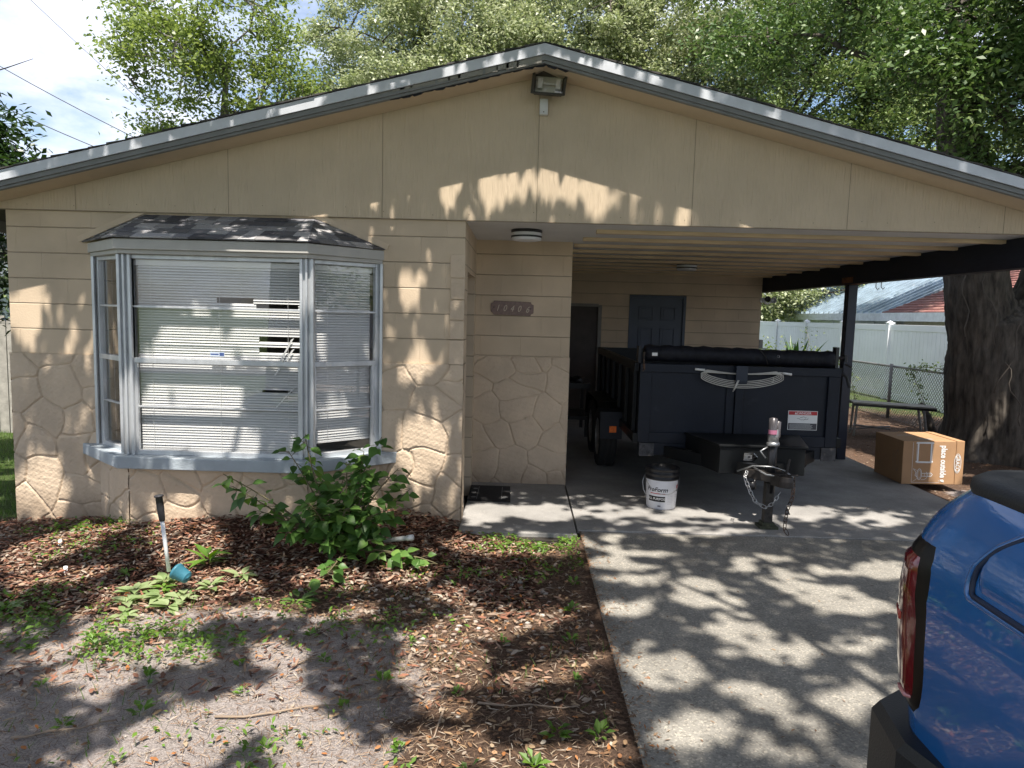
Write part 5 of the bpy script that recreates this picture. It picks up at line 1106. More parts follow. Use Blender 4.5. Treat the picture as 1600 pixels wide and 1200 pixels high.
make_tree('lime_tree', 'sparse bright yellow-green tree rising behind the left roof slope', 'tree', (-6.4, 10.2, -.1), [(0, 0, 0), (0, 0, 2), (-.1, 0, 4), (-.3, 0, 5.6), (-.2, 0, 7)], [.2, .17, .13, .10, .05],
          [((-7.6, 9.6, 6.9), (1.25, 1.2, .95), 70), ((-6.2, 10.0, 7.7), (1.1, 1.2, 1.3), 60), ((-7.3, 10.2, 5.4), (1.1, 1.1, .55), 34), ((-5.3, 10.2, 6.3), (.8, 1.1, .9), 34), ((-8.1, 10.0, 8.2), (.8, .8, .8), 30), ((-6.2, 10.1, 5.6), (1, .8, .6), 30)], 21000, .105, LF_LIME, M_BARKL, spread=.22, seed=3, limb_r=.055)
make_tree('oak_tree', 'broad pale live oak behind the roof ridge with dark forking limbs', 'tree', (-1.0, 15.5, -.1), [(0, 0, 0), (0, 0, 2.5), (.2, 0, 4.4), (-.4, 0, 6.2), (-.6, 0, 8)], [.45, .38, .34, .26, .15],
          [((-4.1, 14.5, 9.2), (2.0, 1.8, 1.5), 90), ((-1.5, 14.5, 9.6), (2.4, 1.8, 1.6), 120), ((1.2, 14.5, 9.6), (2.4, 1.8, 1.6), 120), ((-3.0, 13.8, 7.6), (2.0, 1.5, 1.0), 80), ((-.3, 13.8, 8.2), (2.4, 1.4, 1.1), 100), ((-5.1, 14.5, 7.4), (1.2, 1.2, .9), 34), ((-2.2, 15, 11.3), (3.5, 2, 1.2), 60)], 125000, .105, LF_OAK, M_BARK, spread=.26, seed=4, limb_r=.13)
make_tree('oak_tree', 'grey-green live oak behind the upper right roof slope beside the ridge', 'tree', (4.2, 16.5, -.1), [(0, 0, 0), (0, 0, 2.5), (-.2, 0, 4.6), (.3, 0, 6.5), (.2, 0, 9)], [.42, .36, .32, .24, .12],
          [((3.6, 15, 9.4), (2.4, 1.8, 1.7), 120), ((5.9, 15, 8.6), (2.3, 1.8, 1.7), 120), ((2.6, 14.5, 7.9), (1.8, 1.5, 1.0), 60), ((5.2, 14.5, 6.6), (2.6, 1.5, 1.3), 90), ((4.8, 16, 11.2), (3.4, 2, 1.4), 60)], 100000, .105, LF_OAK, M_BARK, spread=.26, seed=5, limb_r=.13)
make_tree('oak_tree', 'darker oak filling the gap between the ridge oaks and the big trunk', 'tree', (5.9, 14.6, -.1), [(0, 0, 0), (0, 0, 2), (.3, 0, 4), (.8, 0, 6), (1.3, 0, 8.5)], [.36, .3, .26, .2, .1],
          [((7.4, 13.5, 7.9), (2.6, 1.8, 2.1), 150), ((9.6, 13.5, 6.4), (2.4, 1.8, 2.1), 130), ((7.0, 13.2, 5.4), (2.1, 1.5, 1.2), 70), ((11.0, 14, 8.8), (3.0, 2, 2.0), 120), ((6.4, 13, 9.8), (2.4, 1.5, 1.4), 80), ((12.5, 14, 6), (1.8, 1.8, 2), 60)], 125000, .10, LF_OAKD, M_BARK, spread=.27, seed=6, limb_r=.12)
make_tree('far_tree', 'light green tree beyond the white fence under the carport beam', 'tree', (11.0, 25.0, -.1), [(0, 0, 0), (0, 0, 1.5), (.2, 0, 3), (0, 0, 5)], [.3, .25, .2, .1],
          [((9.6, 23.5, 2.8), (2.2, 1.6, 1.2), 60), ((12.4, 23.5, 3.4), (2.2, 1.6, 1.5), 60), ((11, 24, 6), (3, 2, 2), 60)], 26000, .16, LF_OAK, M_BARK, spread=.4, seed=7)
# big twin-trunked tree at the right
bt_ = thing('twin_trunk_tree', (6.45, 3.9, -.1), 'huge twin-trunked oak with furrowed dark bark at the right of the carport', 'tree')
def bark_tube(path, rads, n, seed, flare=None):
    """a trunk with furrowed bark as real relief"""
    r = np.random.default_rng(seed); m = MB(); K = len(path)*26; P_ = [Vector(p) for p in path]
    import bisect
    ts_ = np.linspace(0, len(P_)-1, K)
    rows = []
    for t_ in ts_:
        i = min(int(t_), len(P_)-2); f = t_-i; f2 = f*f*(3-2*f); c = P_[i].lerp(P_[i+1], f); rad = rads[i]*(1-f2)+rads[i+1]*f2
        for j in range(n):
            a = 2*math.pi*j/n; ca, sa = math.cos(a), math.sin(a)
            q = Vector((ca*3.2*rad/.5, sa*3.2*rad/.5, c.z*.55)); rid_ = mnoise.ridged_multi_fractal(Vector((q.x*1.6, q.y*1.6, q.z*.9))*2.1+Vector((seed, 0, 0)), .8, 2.2, 5, 1, 2)
            big = mnoise.noise(Vector((ca*1.2, sa*1.2, c.z*.5+seed)))
            rr = rad*(1+.10*big)+.028*(rid_-1)
            if flare: rr += flare(c.z)*(.55+.45*math.cos(a*5+1.3+c.z))
            m.v.append((c.x+ca*rr, c.y+sa*rr, c.z))
    for k in range(K-1):
        for j in range(n): a = k*n+j; b = k*n+(j+1) % n; m.f.append((a, b, b+n, a+n))
    return m
fl_ = lambda z: .30*max(0, 1-(z+.1)/.75)**2
m = bark_tube([(6.66, 3.95, -.15), (6.62, 3.95, .5), (6.56, 3.95, 1.1), (6.55, 3.95, 1.75), (6.6, 4.0, 2.1)], [.70, .66, .65, .62, .35], 150, 2, fl_); m.build('trunk', M_BARK, bt_, True)
m = bark_tube([(6.38, 3.9, 1.0), (6.24, 3.9, 1.7), (6.07, 3.9, 2.4), (5.86, 3.9, 3.4), (5.72, 4.0, 4.6), (5.75, 4.2, 5.6), (5.65, 4.3, 6.6)], [.42, .41, .37, .30, .24, .15, .05], 100, 5); m.build('trunk', M_BARK, bt_, True)
m = bark_tube([(6.85, 3.95, 1.1), (7.02, 3.95, 1.8), (7.2, 3.95, 2.6), (7.5, 3.9, 3.8), (7.7, 3.9, 5.2), (7.8, 4.1, 6.6)], [.45, .43, .38, .30, .20, .05], 96, 9); m.build('trunk', M_BARK, bt_, True)
r = np.random.default_rng(12); m = MB(); cl_ = []
ends = [((4.9, 3.2, 4.9), 4), ((6.5, 3.0, 4.6), 4), ((4.4, 4.6, 6.2), 4), ((6.4, 3.4, 5.8), 4), ((7.4, 3.0, 5.0), 5), ((5.6, 5.2, 6.8), 5), ((7.6, 4.6, 6.5), 5), ((3.6, 5.4, 6.0), 4), ((5.9, 3.2, 3.6), 3), ((6.9, 3.2, 3.9), 3), ((7.3, 2.8, 3.7), 3), ((8.2, 3.6, 4.6), 5), ((8.0, 4.6, 5.6), 5), ((5.2, 3.4, 5.6), 4), ((5.6, 2.9, 4.2), 4), ((6.1, 2.9, 4.9), 4)]
starts = {3: (5.78, 3.9, 3.4), 4: (5.72, 4.0, 4.6), 5: (7.6, 3.9, 4.6)}
for (e_, s_) in ends:
    a, b = Vector(starts[s_]), Vector(e_); m.tube(wob(bez(a, (a+b)/2+Vector((0, 0, .35)), b, 8), .05, r), [.07*(1-.8*i/7) for i in range(8)], 6)
    for k in range(26):
        d = unit(r.normal(size=3)); p = np.array(b)+d*r.uniform(.3, 1)*np.array([1.0, .9, .62]); cl_.append(p)
        if k % 2: m.tube(wob(bez(b, (b+Vector(p))/2, Vector(p), 3), .02, r), [.014, .01, .005], 4, cap=False)
m.build('limbs', M_BARK, bt_, True)
cl_ = np.array(cl_); idx = r.integers(0, len(cl_), 46000); P_ = cl_[idx]+r.normal(size=(46000, 3))*.22*np.array([1, 1, .7]); P_ = P_[(P_[:, 2] > 3.2) | (P_[:, 0] > 5.3)]
P_ = P_[P_[:, 2] > 2.95]
leaves('crown', P_, .086, LF_GLOSS, bt_, aspect=.46, upbias=.5, droop=.15, r=r)
m = MB()                                                            # vines climbing the trunks
for (x0, dx, z0_, z1_) in ((5.62, .15, 2.6, 1.6), (5.80, .22, 2.7, 1.5), (6.35, -.3, 2.3, .9), (6.55, .2, 1.5, .4), (6.1, .25, 1.3, .5), (6.7, -.35, 2.2, 1.2)):
    pp = []
    for k in range(10): t_ = k/9; x = x0+dx*t_+.04*math.sin(k*1.3); pp.append((x, 3.9-math.sqrt(max(.0, .72**2-min(abs(x-6.5), .7)**2))*.62-.32-.02*k*0, z0_+(z1_-z0_)*t_))
    m.tube(pp, .008, 5)
m.build('climbing_vine', mat('pale_vine', (.09, .075, .06), .8), bt_, True)
make_tree('side_tree', 'bushy tree far to the right beyond the neighbour roofs', 'tree', (17, 1, -.1), [(0, 0, 0), (0, 0, 2), (0, 0, 4), (0, 0, 6)], [.3, .25, .2, .1], [((17, 1, 5), (3.4, 3, 2.4), 60), ((19, -3, 4), (2.6, 3, 2), 40), ((16, -7, 4), (3, 3, 2.4), 50)], 20000, .2, LF_OAKD, M_BARK, spread=.5, seed=44)
# left edge foliage
make_tree('dark_tree', 'dark leafy tree at the left edge beside the roof corner', 'tree', (-6.6, 2.2, -.1), [(0, 0, 0), (0, 0, 1.2), (.1, 0, 2.2), (.2, -.2, 3.2)], [.09, .08, .06, .03],
          [((-5.5, 1.5, 3.0), (.62, .6, .42), 34), ((-5.9, 1.6, 3.5), (.6, .6, .4), 26), ((-6.3, 1.9, 2.3), (.8, .6, .6), 30), ((-6.2, 1.9, 1.6), (.5, .5, .4), 14)], 9000, .10, LF_DARK, M_BARK, spread=.15, seed=15, limb_r=.03, aspect=.36)
m = MB(); m.tube([(-9.4, 3.6, 2.6), (-8.2, 3.5, 3.75), (-7.35, 3.4, 4.32), (-6.95, 3.4, 4.52), (-6.55, 3.4, 4.64), (-6.2, 3.4, 4.76)], [.02, .016, .012, .009, .007, .003], 6); m.tube([(-7.2, 3.4, 4.40), (-7.05, 3.4, 4.62), (-7.02, 3.4, 4.78)], [.006, .004, .002], 5)
bbn = m.build('bare_branch', M_BARK); tag(bbn, 'thin bare curved branch reaching into the sky at upper left', 'branch')
make_tree('shrubby_tree', 'small green tree behind the wooden fence at the far left', 'tree', (-9.5, 5.8, -.1), [(0, 0, 0), (0, 0, .9), (.1, 0, 1.6), (.1, 0, 2.4)], [.08, .07, .05, .03], [((-9.3, 5.7, 2.2), (.8, .7, .8), 40), ((-9.4, 5.8, 1.3), (.7, .6, .6), 20)], 5000, .09, LF_OAKD, M_BARK, spread=.2, seed=16, limb_r=.03)
# wires in the sky
m_w = mat('black_cable', (.03, .03, .035), .6)
for k, (z0_, z1_, lab, rr) in enumerate(((13.7, 6.6, 'faint topmost overhead cable at upper left', .010), (10.6, 6.7, 'overhead cable in the middle of the sky at left', .016), (9.3, 6.2, 'lower overhead cable dropping behind the roof at left', .016), (8.0, 5.5, 'lowest overhead cable just above the left roof edge', .012))):
    a = Vector((-27, 20, z0_+ (z0_-z1_)*1.1)); b = Vector((-10, 20, z1_-.8)); pts = []
    for j in range(21): t_ = j/20; p = a.lerp(b, t_); p.z -= .5*math.sin(math.pi*t_); pts.append(p)
    m = MB(); m.tube(pts, rr, 5); tag(m.build('overhead_cable', m_w, None, True), lab, 'cable', 'overhead cables at upper left')
# ------------------------------------------------------------------ the street oaks whose crowns shade the yard
LIT = [(-3.31,-0.73,0.23,0.31,0.17,-0.23),(-2.40,-0.71,0.27,0.02,0.21,-0.44),(-2.12,-1.77,0.36,0.18,0.18,-0.30),(-2.05,-2.20,0.42,0.03,0.10,-0.17),(-2.04,-2.44,0.21,0.01,0.09,-0.15),(-1.28,-2.81,0.31,0.26,0.12,-0.19),(-0.83,-2.92,0.18,0.01,0.06,-0.19),(-1.44,-3.08,0.29,0.02,0.06,-0.11),(-1.21,-2.22,0.16,0.01,0.05,-0.14),(-1.07,-2.50,0.10,0.01,0.06,-0.19),(-0.36,-2.23,0.23,0.02,0.03,-0.25),(-0.15,-1.76,0.41,0.12,0.02,-0.18),(0.20,-2.29,0.26,0.09,0.00,-0.10),(-0.35,-3.00,0.27,0.10,0.04,-0.15),(0.14,-3.02,0.23,0.01,-0.00,-0.12),(0.03,-0.46,0.54,0.05,0.00,-0.20),(-1.18,-1.24,0.21,0.02,0.05,-0.17),(-0.71,-1.06,0.19,0.02,0.03,-0.20),(-0.92,-1.63,0.11,0.01,0.02,-0.11),(-0.42,-1.34,0.12,0.01,0.01,-0.10),(-1.44,-1.67,0.22,0.02,0.05,-0.14),(-3.36,-1.07,0.17,0.01,0.12,-0.16),(-1.91,-1.30,0.24,0.02,0.09,-0.20),(-0.26,0.34,0.21,0.02,0.01,-0.30),(0.25,0.40,0.34,0.04,-0.01,-0.27),(0.88,0.46,0.35,0.04,-0.04,-0.30),(1.67,0.45,0.53,0.06,-0.06,-0.24),(2.66,0.65,0.37,0.04,-0.10,-0.25),(3.29,0.51,0.36,0.04,-0.12,-0.24),(1.78,-0.75,0.24,0.02,-0.05,-0.16),(1.19,-1.42,0.21,-0.09,-0.05,-0.15),(2.03,-1.31,0.25,-0.21,-0.12,-0.22),(0.77,-2.29,0.19,0.01,-0.04,-0.21),(1.47,-2.04,0.17,-0.06,-0.08,-0.18),(1.64,-2.48,0.19,0.01,-0.09,-0.20),(1.22,-2.85,0.19,0.01,-0.05,-0.13),(0.80,-2.83,0.16,0.01,-0.03,-0.12),(0.84,-1.13,0.17,0.01,-0.02,-0.13),(0.68,-1.60,0.16,0.01,-0.02,-0.13),(2.62,-0.81,0.24,0.02,-0.09,-0.18),(1.25,-1.86,0.18,0.01,-0.03,-0.11),(1.90,-1.94,0.14,0.01,-0.07,-0.14),(1.13,-2.56,0.15,0.01,-0.03,-0.08),(1.50,-0.03,0.38,0.04,-0.03,-0.14),(0.06,1.18,0.30,0.00,0.02,-0.11),(0.43,1.18,0.20,0.00,0.01,-0.06),(-0.37,1.17,0.23,0.00,0.01,-0.04),(-0.77,1.16,0.09,0.00,0.01,-0.03),(-1.87,1.07,0.20,0.00,0.00,-0.02),(-4.09,0.73,0.16,0.00,0.01,-0.14),(-3.73,0.63,0.07,0.00,0.01,-0.11),(-1.02,0.84,0.14,0.00,0.02,-0.09),(-0.92,0.57,0.15,0.00,0.01,-0.07),(1.10,1.10,0.06,0.00,0.01,-0.03),(0.73,1.19,0.05,0.00,0.01,-0.03),(-1.94,0.35,0.29,0.00,0.01,-0.06),(-2.44,0.08,0.29,0.00,0.00,-0.03),(-1.39,0.18,0.19,0.00,0.02,-0.13),(-2.80,0.25,0.14,0.00,0.01,-0.06),(-0.81,0.25,0.21,0.00,0.02,-0.12),(-3.96,0.06,0.21,0.00,0.00,-0.10),(-2.94,0.01,0.42,0.01,0.00,-0.03)]
LIT += [(4.75, 2.35, .38, 0, 0, .5), (5.45, 1.95, .55, 0, 0, .35), (4.7, .9, .25, 0, 0, .2), (-2.2, -1.5, .34, .05, 0, .26), (-3.0, -1.3, .3, .1, 0, .12), (-2.6, .25, .26, 0, 0, .15), (-2.0, .38, .30, 0, 0, .15), (-1.42, .15, .16, 0, 0, .17), (-2.3, -.05, .30, 0, 0, .12)]
LA = np.array(LIT); tanel = math.tan(EL)
def sy0ok(cy): return True
def litmask(sx, sy):
    """1 where the crowns leave a gap above this point of the ground (measured along the sun)"""
    w1 = .12*np.sin(sx*9+1.3*np.sin(sy*7))+.10*np.sin(sy*13+2*np.sin(sx*5)); w2 = .10*np.sin(sx*21+sy*17)
    m_ = np.zeros(len(sx), bool)
    for cx, cy, ax, ay, bx2, by2 in LA:
        if abs(by2) < .12: by2 = .12 if cy < .35 else .085
        det = ax*by2-ay*bx2
        if abs(det) < 1e-5: continue
        dx, dy = sx-cx, sy-cy; u = (dx*by2-dy*bx2)/det; v = (ax*dy-ay*dx)/det; m_ |= (u*u+v*v)*(1+1.2*w1+1.5*w2) < np.where(sy > .55, .9, 1.22)
    return m_
def hsh(ix, iy, s): return np.modf(np.abs(np.sin(ix*127.1+iy*311.7+s*74.7)*43758.5453))[0]
def vnoise(x, y, s):
    ix, iy = np.floor(x), np.floor(y); fx_, fy_ = x-ix, y-iy; fx_ = fx_*fx_*(3-2*fx_); fy_ = fy_*fy_*(3-2*fy_)
    return (hsh(ix, iy, s)*(1-fx_)+hsh(ix+1, iy, s)*fx_)*(1-fy_)+(hsh(ix, iy+1, s)*(1-fx_)+hsh(ix+1, iy+1, s)*fx_)*fy_
r = np.random.default_rng(21); n = 150000
sx = r.uniform(-8.5, 8, n); sy = r.uniform(-9, 1.9, n); zc = r.uniform(5.2, 7.6, n)+.5*np.sin(sx*.8)
nzv = .6*vnoise(sx*2.6, sy*3.4, 1)+.4*vnoise(sx*6.5, sy*8, 2)
thr = np.where((sx > .5) & (sx < 4.2), .70, np.where(sy > .2, .88, .78)); thr = np.where(sx > 4.2, .58, thr); thr = np.where((sx < -4.3), .62, thr); thr = np.where((sx > .9) & (sy < -2.9), .9, thr)
brk = vnoise(sx*8, sy*10, 4)*.6+vnoise(sx*17, sy*19, 6)*.4
keep = (nzv < thr) & (~litmask(sx, sy) | ((brk > .66) & (sx > .45) & (sx < 4.3)))
zc = zc+np.where(sx > .5, 1.2, 0)
sx, sy, zc = sx[keep], sy[keep], zc[keep]
n2 = 16000; sx2 = r.uniform(4.9, 7.7, n2); sy2 = r.uniform(1.9, 6.5, n2); k2 = (vnoise(sx2*2.6, sy2*3, 3) < .8) & ~litmask(sx2, sy2); sx = np.append(sx, sx2[k2]); sy = np.append(sy, sy2[k2]); zc = np.append(zc, r.uniform(5.8, 7.6, int(k2.sum())))  # extra unseen leaves, added to keep the right-hand trunk in shade
Pc = np.stack([sx+zc*math.sin(AZ)/tanel, sy-zc*math.cos(AZ)/tanel, zc], -1)
trunks = [((-5.2, -10.5, -.1), 'huge street oak behind the viewer spreading over the yard'), ((5.2, -11.0, -.1), 'second street oak behind the viewer spreading over the driveway')]
side = Pc[:, 0] > .4
for k, (tb_, lab) in enumerate(trunks):
    root = thing('street_oak', tb_, lab, 'tree', 'street oaks shading the yard'); m = MB(); b = Vector(tb_); rr = np.random.default_rng(30+k)
    m.tube([b, b+Vector((0, 0, 1.5)), b+Vector((.1, .2, 3)), b+Vector((.1, .5, 4.4))], [.42, .34, .30, .24], 12); st = b+Vector((.1, .5, 4.4))
    for q in range(11):
        e = Vector((st.x+rr.uniform(-3.8, 4.2) if k == 0 else st.x+rr.uniform(-5, 3), rr.uniform(-8, -2.2), rr.uniform(5.5, 7.2))); m.tube(wob(bez(st, (st+e)/2+Vector((0, 0, 1.0)), e, 9), .1, rr), [.12*(1-.85*i/8) for i in range(9)], 7)
    m.build('trunk', M_BARK, root, True)
    leaves('crown', Pc[side == bool(k)], .125, LF_DARK, root, aspect=.6, upbias=1.3, r=rr)
# ------------------------------------------------------------------ ground litter and plants
def chips(name, P_, ln, wd, m_, tilt=.35, r=rng, thick=0, curl=.15):
    n = len(P_); a = r.uniform(0, 2*math.pi, n); d = np.stack([np.cos(a), np.sin(a), r.normal(size=n)*tilt*.5], -1); d = unit(d); nr = np.stack([r.normal(size=n)*tilt, r.normal(size=n)*tilt, np.ones(n)], -1); nr = unit(nr-d*(nr*d).sum(1, keepdims=True)); w_ = np.cross(nr, d)
    s = (r.uniform(.5, 1.4, n)*ln)[:, None]; t_ = (r.uniform(.6, 1.4, n)*wd)[:, None]
    V_ = np.stack([P_-d*s/2-w_*t_*.25, P_-d*s*.1-w_*t_/2+nr*s*curl*.3, P_+d*s/2-w_*t_*.1, P_+d*s*.45+w_*t_*.3, P_+d*s*0+w_*t_/2+nr*s*curl*.3, P_-d*s*.5+w_*t_*.15], 1).reshape(-1, 3)
    return fastmesh(name, V_, np.arange(6*n).reshape(-1, 6), m_, n=6)
def scatter(n, x0, x1, y0, y1, dens, r=rng, lift=.006, lv=.012):
    x = r.uniform(x0, x1, n); y = r.uniform(y0, y1, n); k = r.uniform(size=n) < dens(x, y); x, y = x[k], y[k]; z = gz(x, y)+lift+r.uniform(0, lv, len(x)); return np.stack([x, y, z], -1)
def yardmask(x, y):      # not on concrete, not inside the house
    on = (x > .49) & (x < 4.3); w_ = (x > -.47) & (y > -.24); h_ = (y > -.01) & (x > XL) ; bay = (y > -.42) & (x > -3.4+.0) & (x < -1.15) & ((y > -.40)) & (np.abs(x+2.28) < 1.15-1.15*np.clip(-y, 0, .4))
    return ~(on | w_ | (h_ & (x < 4.3)) | bay)
LM_CHIP = leafmat('bark_chips', [(.045, .024, .018), (.12, .06, .042), (.21, .10, .065), (.30, .135, .085), (.09, .05, .04), (.40, .25, .17), (.22, .17, .13), (.42, .35, .28), (.15, .10, .08)], 0, .8, .2)
LM_LITTER = leafmat('fallen_leaves', [(.10, .055, .03), (.19, .11, .06), (.28, .19, .11), (.33, .26, .18), (.36, .14, .04), (.14, .09, .06), (.42, .37, .30)], 0, .75, .2)
LM_TWIG = leafmat('twig_bits', [(.09, .05, .03), (.24, .14, .08), (.36, .26, .17), (.48, .42, .34)], 0, .8, .2)
def bedd(x, y): s, b, g = zones(x, y); return b*yardmask(x, y)
def notsand(x, y): s, b, g = zones(x, y); return np.clip((1-.75*s)*(1-.5*b)*(1-.5*g), .05, 1)*yardmask(x, y)*np.clip(1.3-np.hypot(x, y+2)/9, .1, 1)
tag(chips('bark_mulch', np.concatenate([scatter(19000, -5.2, .3, -1.95, .05, bedd, lv=.028), scatter(2500, -5, .4, -2.6, -1.5, lambda x, y: yardmask(x, y)*.8)]), .050, .016, LM_CHIP, .35), 'reddish brown bark mulch spread under the bay window', 'mulch', kind='stuff')
tag(chips('fallen_leaves', np.concatenate([scatter(3500, -5, .3, -2, 0, bedd, lv=.03), scatter(9000, -5.5, .52, -4.2, .1, notsand), scatter(5000, 4.3, 8.7, -4, 9, lambda x, y: np.ones_like(x))]), .032, .015, LM_LITTER, .3), 'brown fallen oak leaves scattered over the bare soil', 'leaf litter', kind='stuff')
tag(chips('twig_litter', np.concatenate([scatter(34000, -5, .5, -3.9, 0, notsand), scatter(16000, -4.5, -.2, -4, -1.6, lambda x, y: yardmask(x, y)*.8), scatter(5000, -5, .4, -2, 0, bedd), scatter(9000, 4.3, 9, 0, 9, lambda x, y: np.ones_like(x))]), .042, .0026, LM_TWIG, .25, curl=.05), 'pine straw and twig bits covering the yard soil', 'twigs', kind='stuff')
r_e = rng.uniform(size=900)**3*.16; x = .525+r_e; y = rng.uniform(-4, -.12, 900); tag(chips('edge_litter', np.stack([x, y, np.full(900, -.001)], -1), .024, .006, LM_LITTER, .2), 'soil crumbs and leaf bits spilled along the left driveway edge', 'debris', kind='stuff')
x = rng.uniform(.56, 3.9, 420); y = rng.uniform(-4.5, .9, 420); tag(chips('driveway_debris', np.stack([x, y, np.where(y < -.1, -.002, .004)], -1), .022, .006, LM_TWIG, .2), 'tiny leaves and twigs lying on the driveway', 'debris', kind='stuff')
# pebbles
ico = [(0, 0, 1), (.894, 0, .447), (.276, .851, .447), (-.724, .526, .447), (-.724, -.526, .447), (.276, -.851, .447), (.724, .526, -.447), (-.276, .851, -.447), (-.894, 0, -.447), (-.276, -.851, -.447), (.724, -.526, -.447), (0, 0, -1)]
icf = np.array([(0, 1, 2), (0, 2, 3), (0, 3, 4), (0, 4, 5), (0, 5, 1), (1, 6, 2), (2, 7, 3), (3, 8, 4), (4, 9, 5), (5, 10, 1), (2, 6, 7), (3, 7, 8), (4, 8, 9), (5, 9, 10), (1, 10, 6), (6, 11, 7), (7, 11, 8), (8, 11, 9), (9, 11, 10), (10, 11, 6)])
def pebd(x, y): return np.clip(1.25-np.hypot((x+.35)/.75, (y+1.6)/.62), 0.015, 1)*yardmask(x, y)
Pp = scatter(4200, -4.2, .5, -3.6, -.3, pebd, lift=.002, lv=.004); n = len(Pp); ic = np.array(ico)
V_ = ic[None]*(1+rng.uniform(-.25, .25, (n, 12, 1)))*(rng.uniform(.006, .021, (n, 1, 1))*np.stack([rng.uniform(.8, 1.4, n), rng.uniform(.8, 1.2, n), rng.uniform(.4, .7, n)], -1)[:, None, :]); V_ = V_+Pp[:, None, :]
LM_PEB = leafmat('pebble_stone', [(.22, .16, .12), (.38, .33, .28), (.52, .48, .42), (.30, .22, .17), (.46, .36, .28)], 0, .7, .3)
tag(fastmesh('pebbles', V_.reshape(-1, 3), (icf[None]+np.arange(n)[:, None, None]*12).reshape(-1, 3), LM_PEB, n=3, smooth=True), 'pale rounded pebbles scattered in the soil beside the driveway', 'pebbles', kind='stuff')
# low weeds and grass
LM_WEED = leafmat('weed_leaves', [(.07, .15, .02), (.12, .23, .03), (.17, .30, .05), (.09, .18, .03)], .35, .45)
def blobs(lst):
    def f(x, y):
        d = np.zeros_like(x)
        for cx, cy, rx, ry, q in lst: d = np.maximum(d, q*np.clip(1.3-np.hypot((x-cx)/rx, (y-cy)/ry), 0, 1))
        return d*yardmask(x, y)*(vnoise(x*7, y*7, 5) > .42)
    return f
gc = blobs([(-2.05, -2.10, .62, .22, 1), (-2.9, -1.85, .5, .45, .7), (-3.3, -2.3, .6, .4, .45), (-1.0, -1.75, .6, .35, .3), (-.9, -3.1, .7, .3, .18), (.15, -.42, .55, .2, .9), (-3.3, -.35, .5, .25, .5), (-3.0, -.8, .4, .3, .25), (-1.6, -2.9, .4, .3, .1), (.3, -.8, .3, .3, .3), (-.35, -1.0, .5, .2, .3)])
Pw = scatter(80000, -4.8, .5, -3.9, .05, gc, lift=.012, lv=.045); tag(leaves('ground_cover', Pw, .034, LM_WEED, aspect=.45, upbias=1.2), 'low creeping green weeds edging the mulch bed', 'ground cover', kind='stuff')
def blades(P_, h, wd, m_, name, r=rng):
    n = len(P_); a = r.uniform(0, 6.28, n); d = np.stack([np.cos(a), np.sin(a), np.zeros(n)], -1); up_ = np.array([0, 0, 1.]); lean = np.stack([r.normal(size=n)*.5, r.normal(size=n)*.5, np.ones(n)], -1); lean = unit(lean)
    s = (h*r.uniform(.5, 1.3, n))[:, None]; V_ = np.stack([P_-d*wd/2, P_+d*wd/2, P_+lean*s+d*wd*.1, P_+lean*s-d*wd*.1], 1).reshape(-1, 3); return fastmesh(name, V_, np.arange(4*n).reshape(-1, 4), m_)
gd = lambda x, y: ((x < XL-.05) & (y > -.7))*np.clip((-x-4.1)*1.5+.2, .1, 1)*1.0
LM_GR = leafmat('grass_blades', [(.04, .10, .015), (.08, .17, .03), (.12, .22, .04), (.16, .20, .07)], .3, .5)
P1 = scatter(34000, -9.6, -4.1, -1, 4.0, gd, lift=0, lv=.004); P2 = scatter(3000, -2.2, .5, -3.6, -1.2, lambda x, y: yardmask(x, y)*.35*(vnoise(x*3, y*3, 9) > .6), lift=0)
tag(blades(np.concatenate([P1, P2]), .055, .005, LM_GR, 'grass'), 'green grass beside the left wall of the house', 'grass', kind='stuff')
# single weeds (copied)
def sprout(r, nl=9, ln=.035):
    V_ = []; F_ = []
    for k in range(nl):
        a = r.uniform(0, 6.28); el = r.uniform(.15, 1.1); d = Vector((math.cos(a)*math.cos(el), math.sin(a)*math.cos(el), math.sin(el))); s = ln*r.uniform(.7, 1.3); w_ = Vector((-math.sin(a), math.cos(a), 0))*s*.26; b0 = d*.012+Vector((0, 0, .012*r.uniform(0, 2))); i = len(V_)
        V_ += [b0, b0+d*s*.45+w_+Vector((0, 0, .003)), b0+d*s-Vector((0, 0, .006)), b0+d*s*.45-w_+Vector((0, 0, .003))]; F_.append((i, i+1, i+2, i+3))
    return V_, F_
protos = []
for k in range(3):
    V_, F_ = sprout(np.random.default_rng(50+k), 10+3*k); m = MB(); m.add(V_, F_); protos.append(m)
wpos = [(-.05, -1.95), (.32, -1.93), (.32, -2.35), (-.62, -2.42), (.38, -2.86), (.20, -2.83), (-1.25, -2.55), (-1.62, -2.75), (-1.0, -2.95), (-1.35, -2.32), (-.95, -2.25), (-1.75, -2.45), (-.45, -2.95), (-2.2, -2.55), (-1.1, -1.98), (-1.45, -2.1), (.40, -1.15), (.36, -1.55), (-.15, -3.1), (.1, -3.05), (-1.9, -2.85), (-.75, -2.65), (-2.5, -2.2), (-.55, -2.0), (-1.55, -3.05), (-.25, -2.5)]
w0 = []
for m in protos:
    pass
for i, (x, y) in enumerate(wpos):
    if i < 3: o = protos[i].build('weed', LM_WEED, origin=(0, 0, 0)); w0.append(o)
    else: o = w0[i % 3].copy(); C.objects.link(o)
    o.location = (x, y, float(gz(x, y))+.004); o.rotation_euler = (0, 0, random.uniform(0, 6.28)); s = random.uniform(.8, 1.5); o.scale = (s, s, s)
    tag(o, 'small bright green weed sprouting from the bare soil', 'weed', 'small weeds in the bare soil')
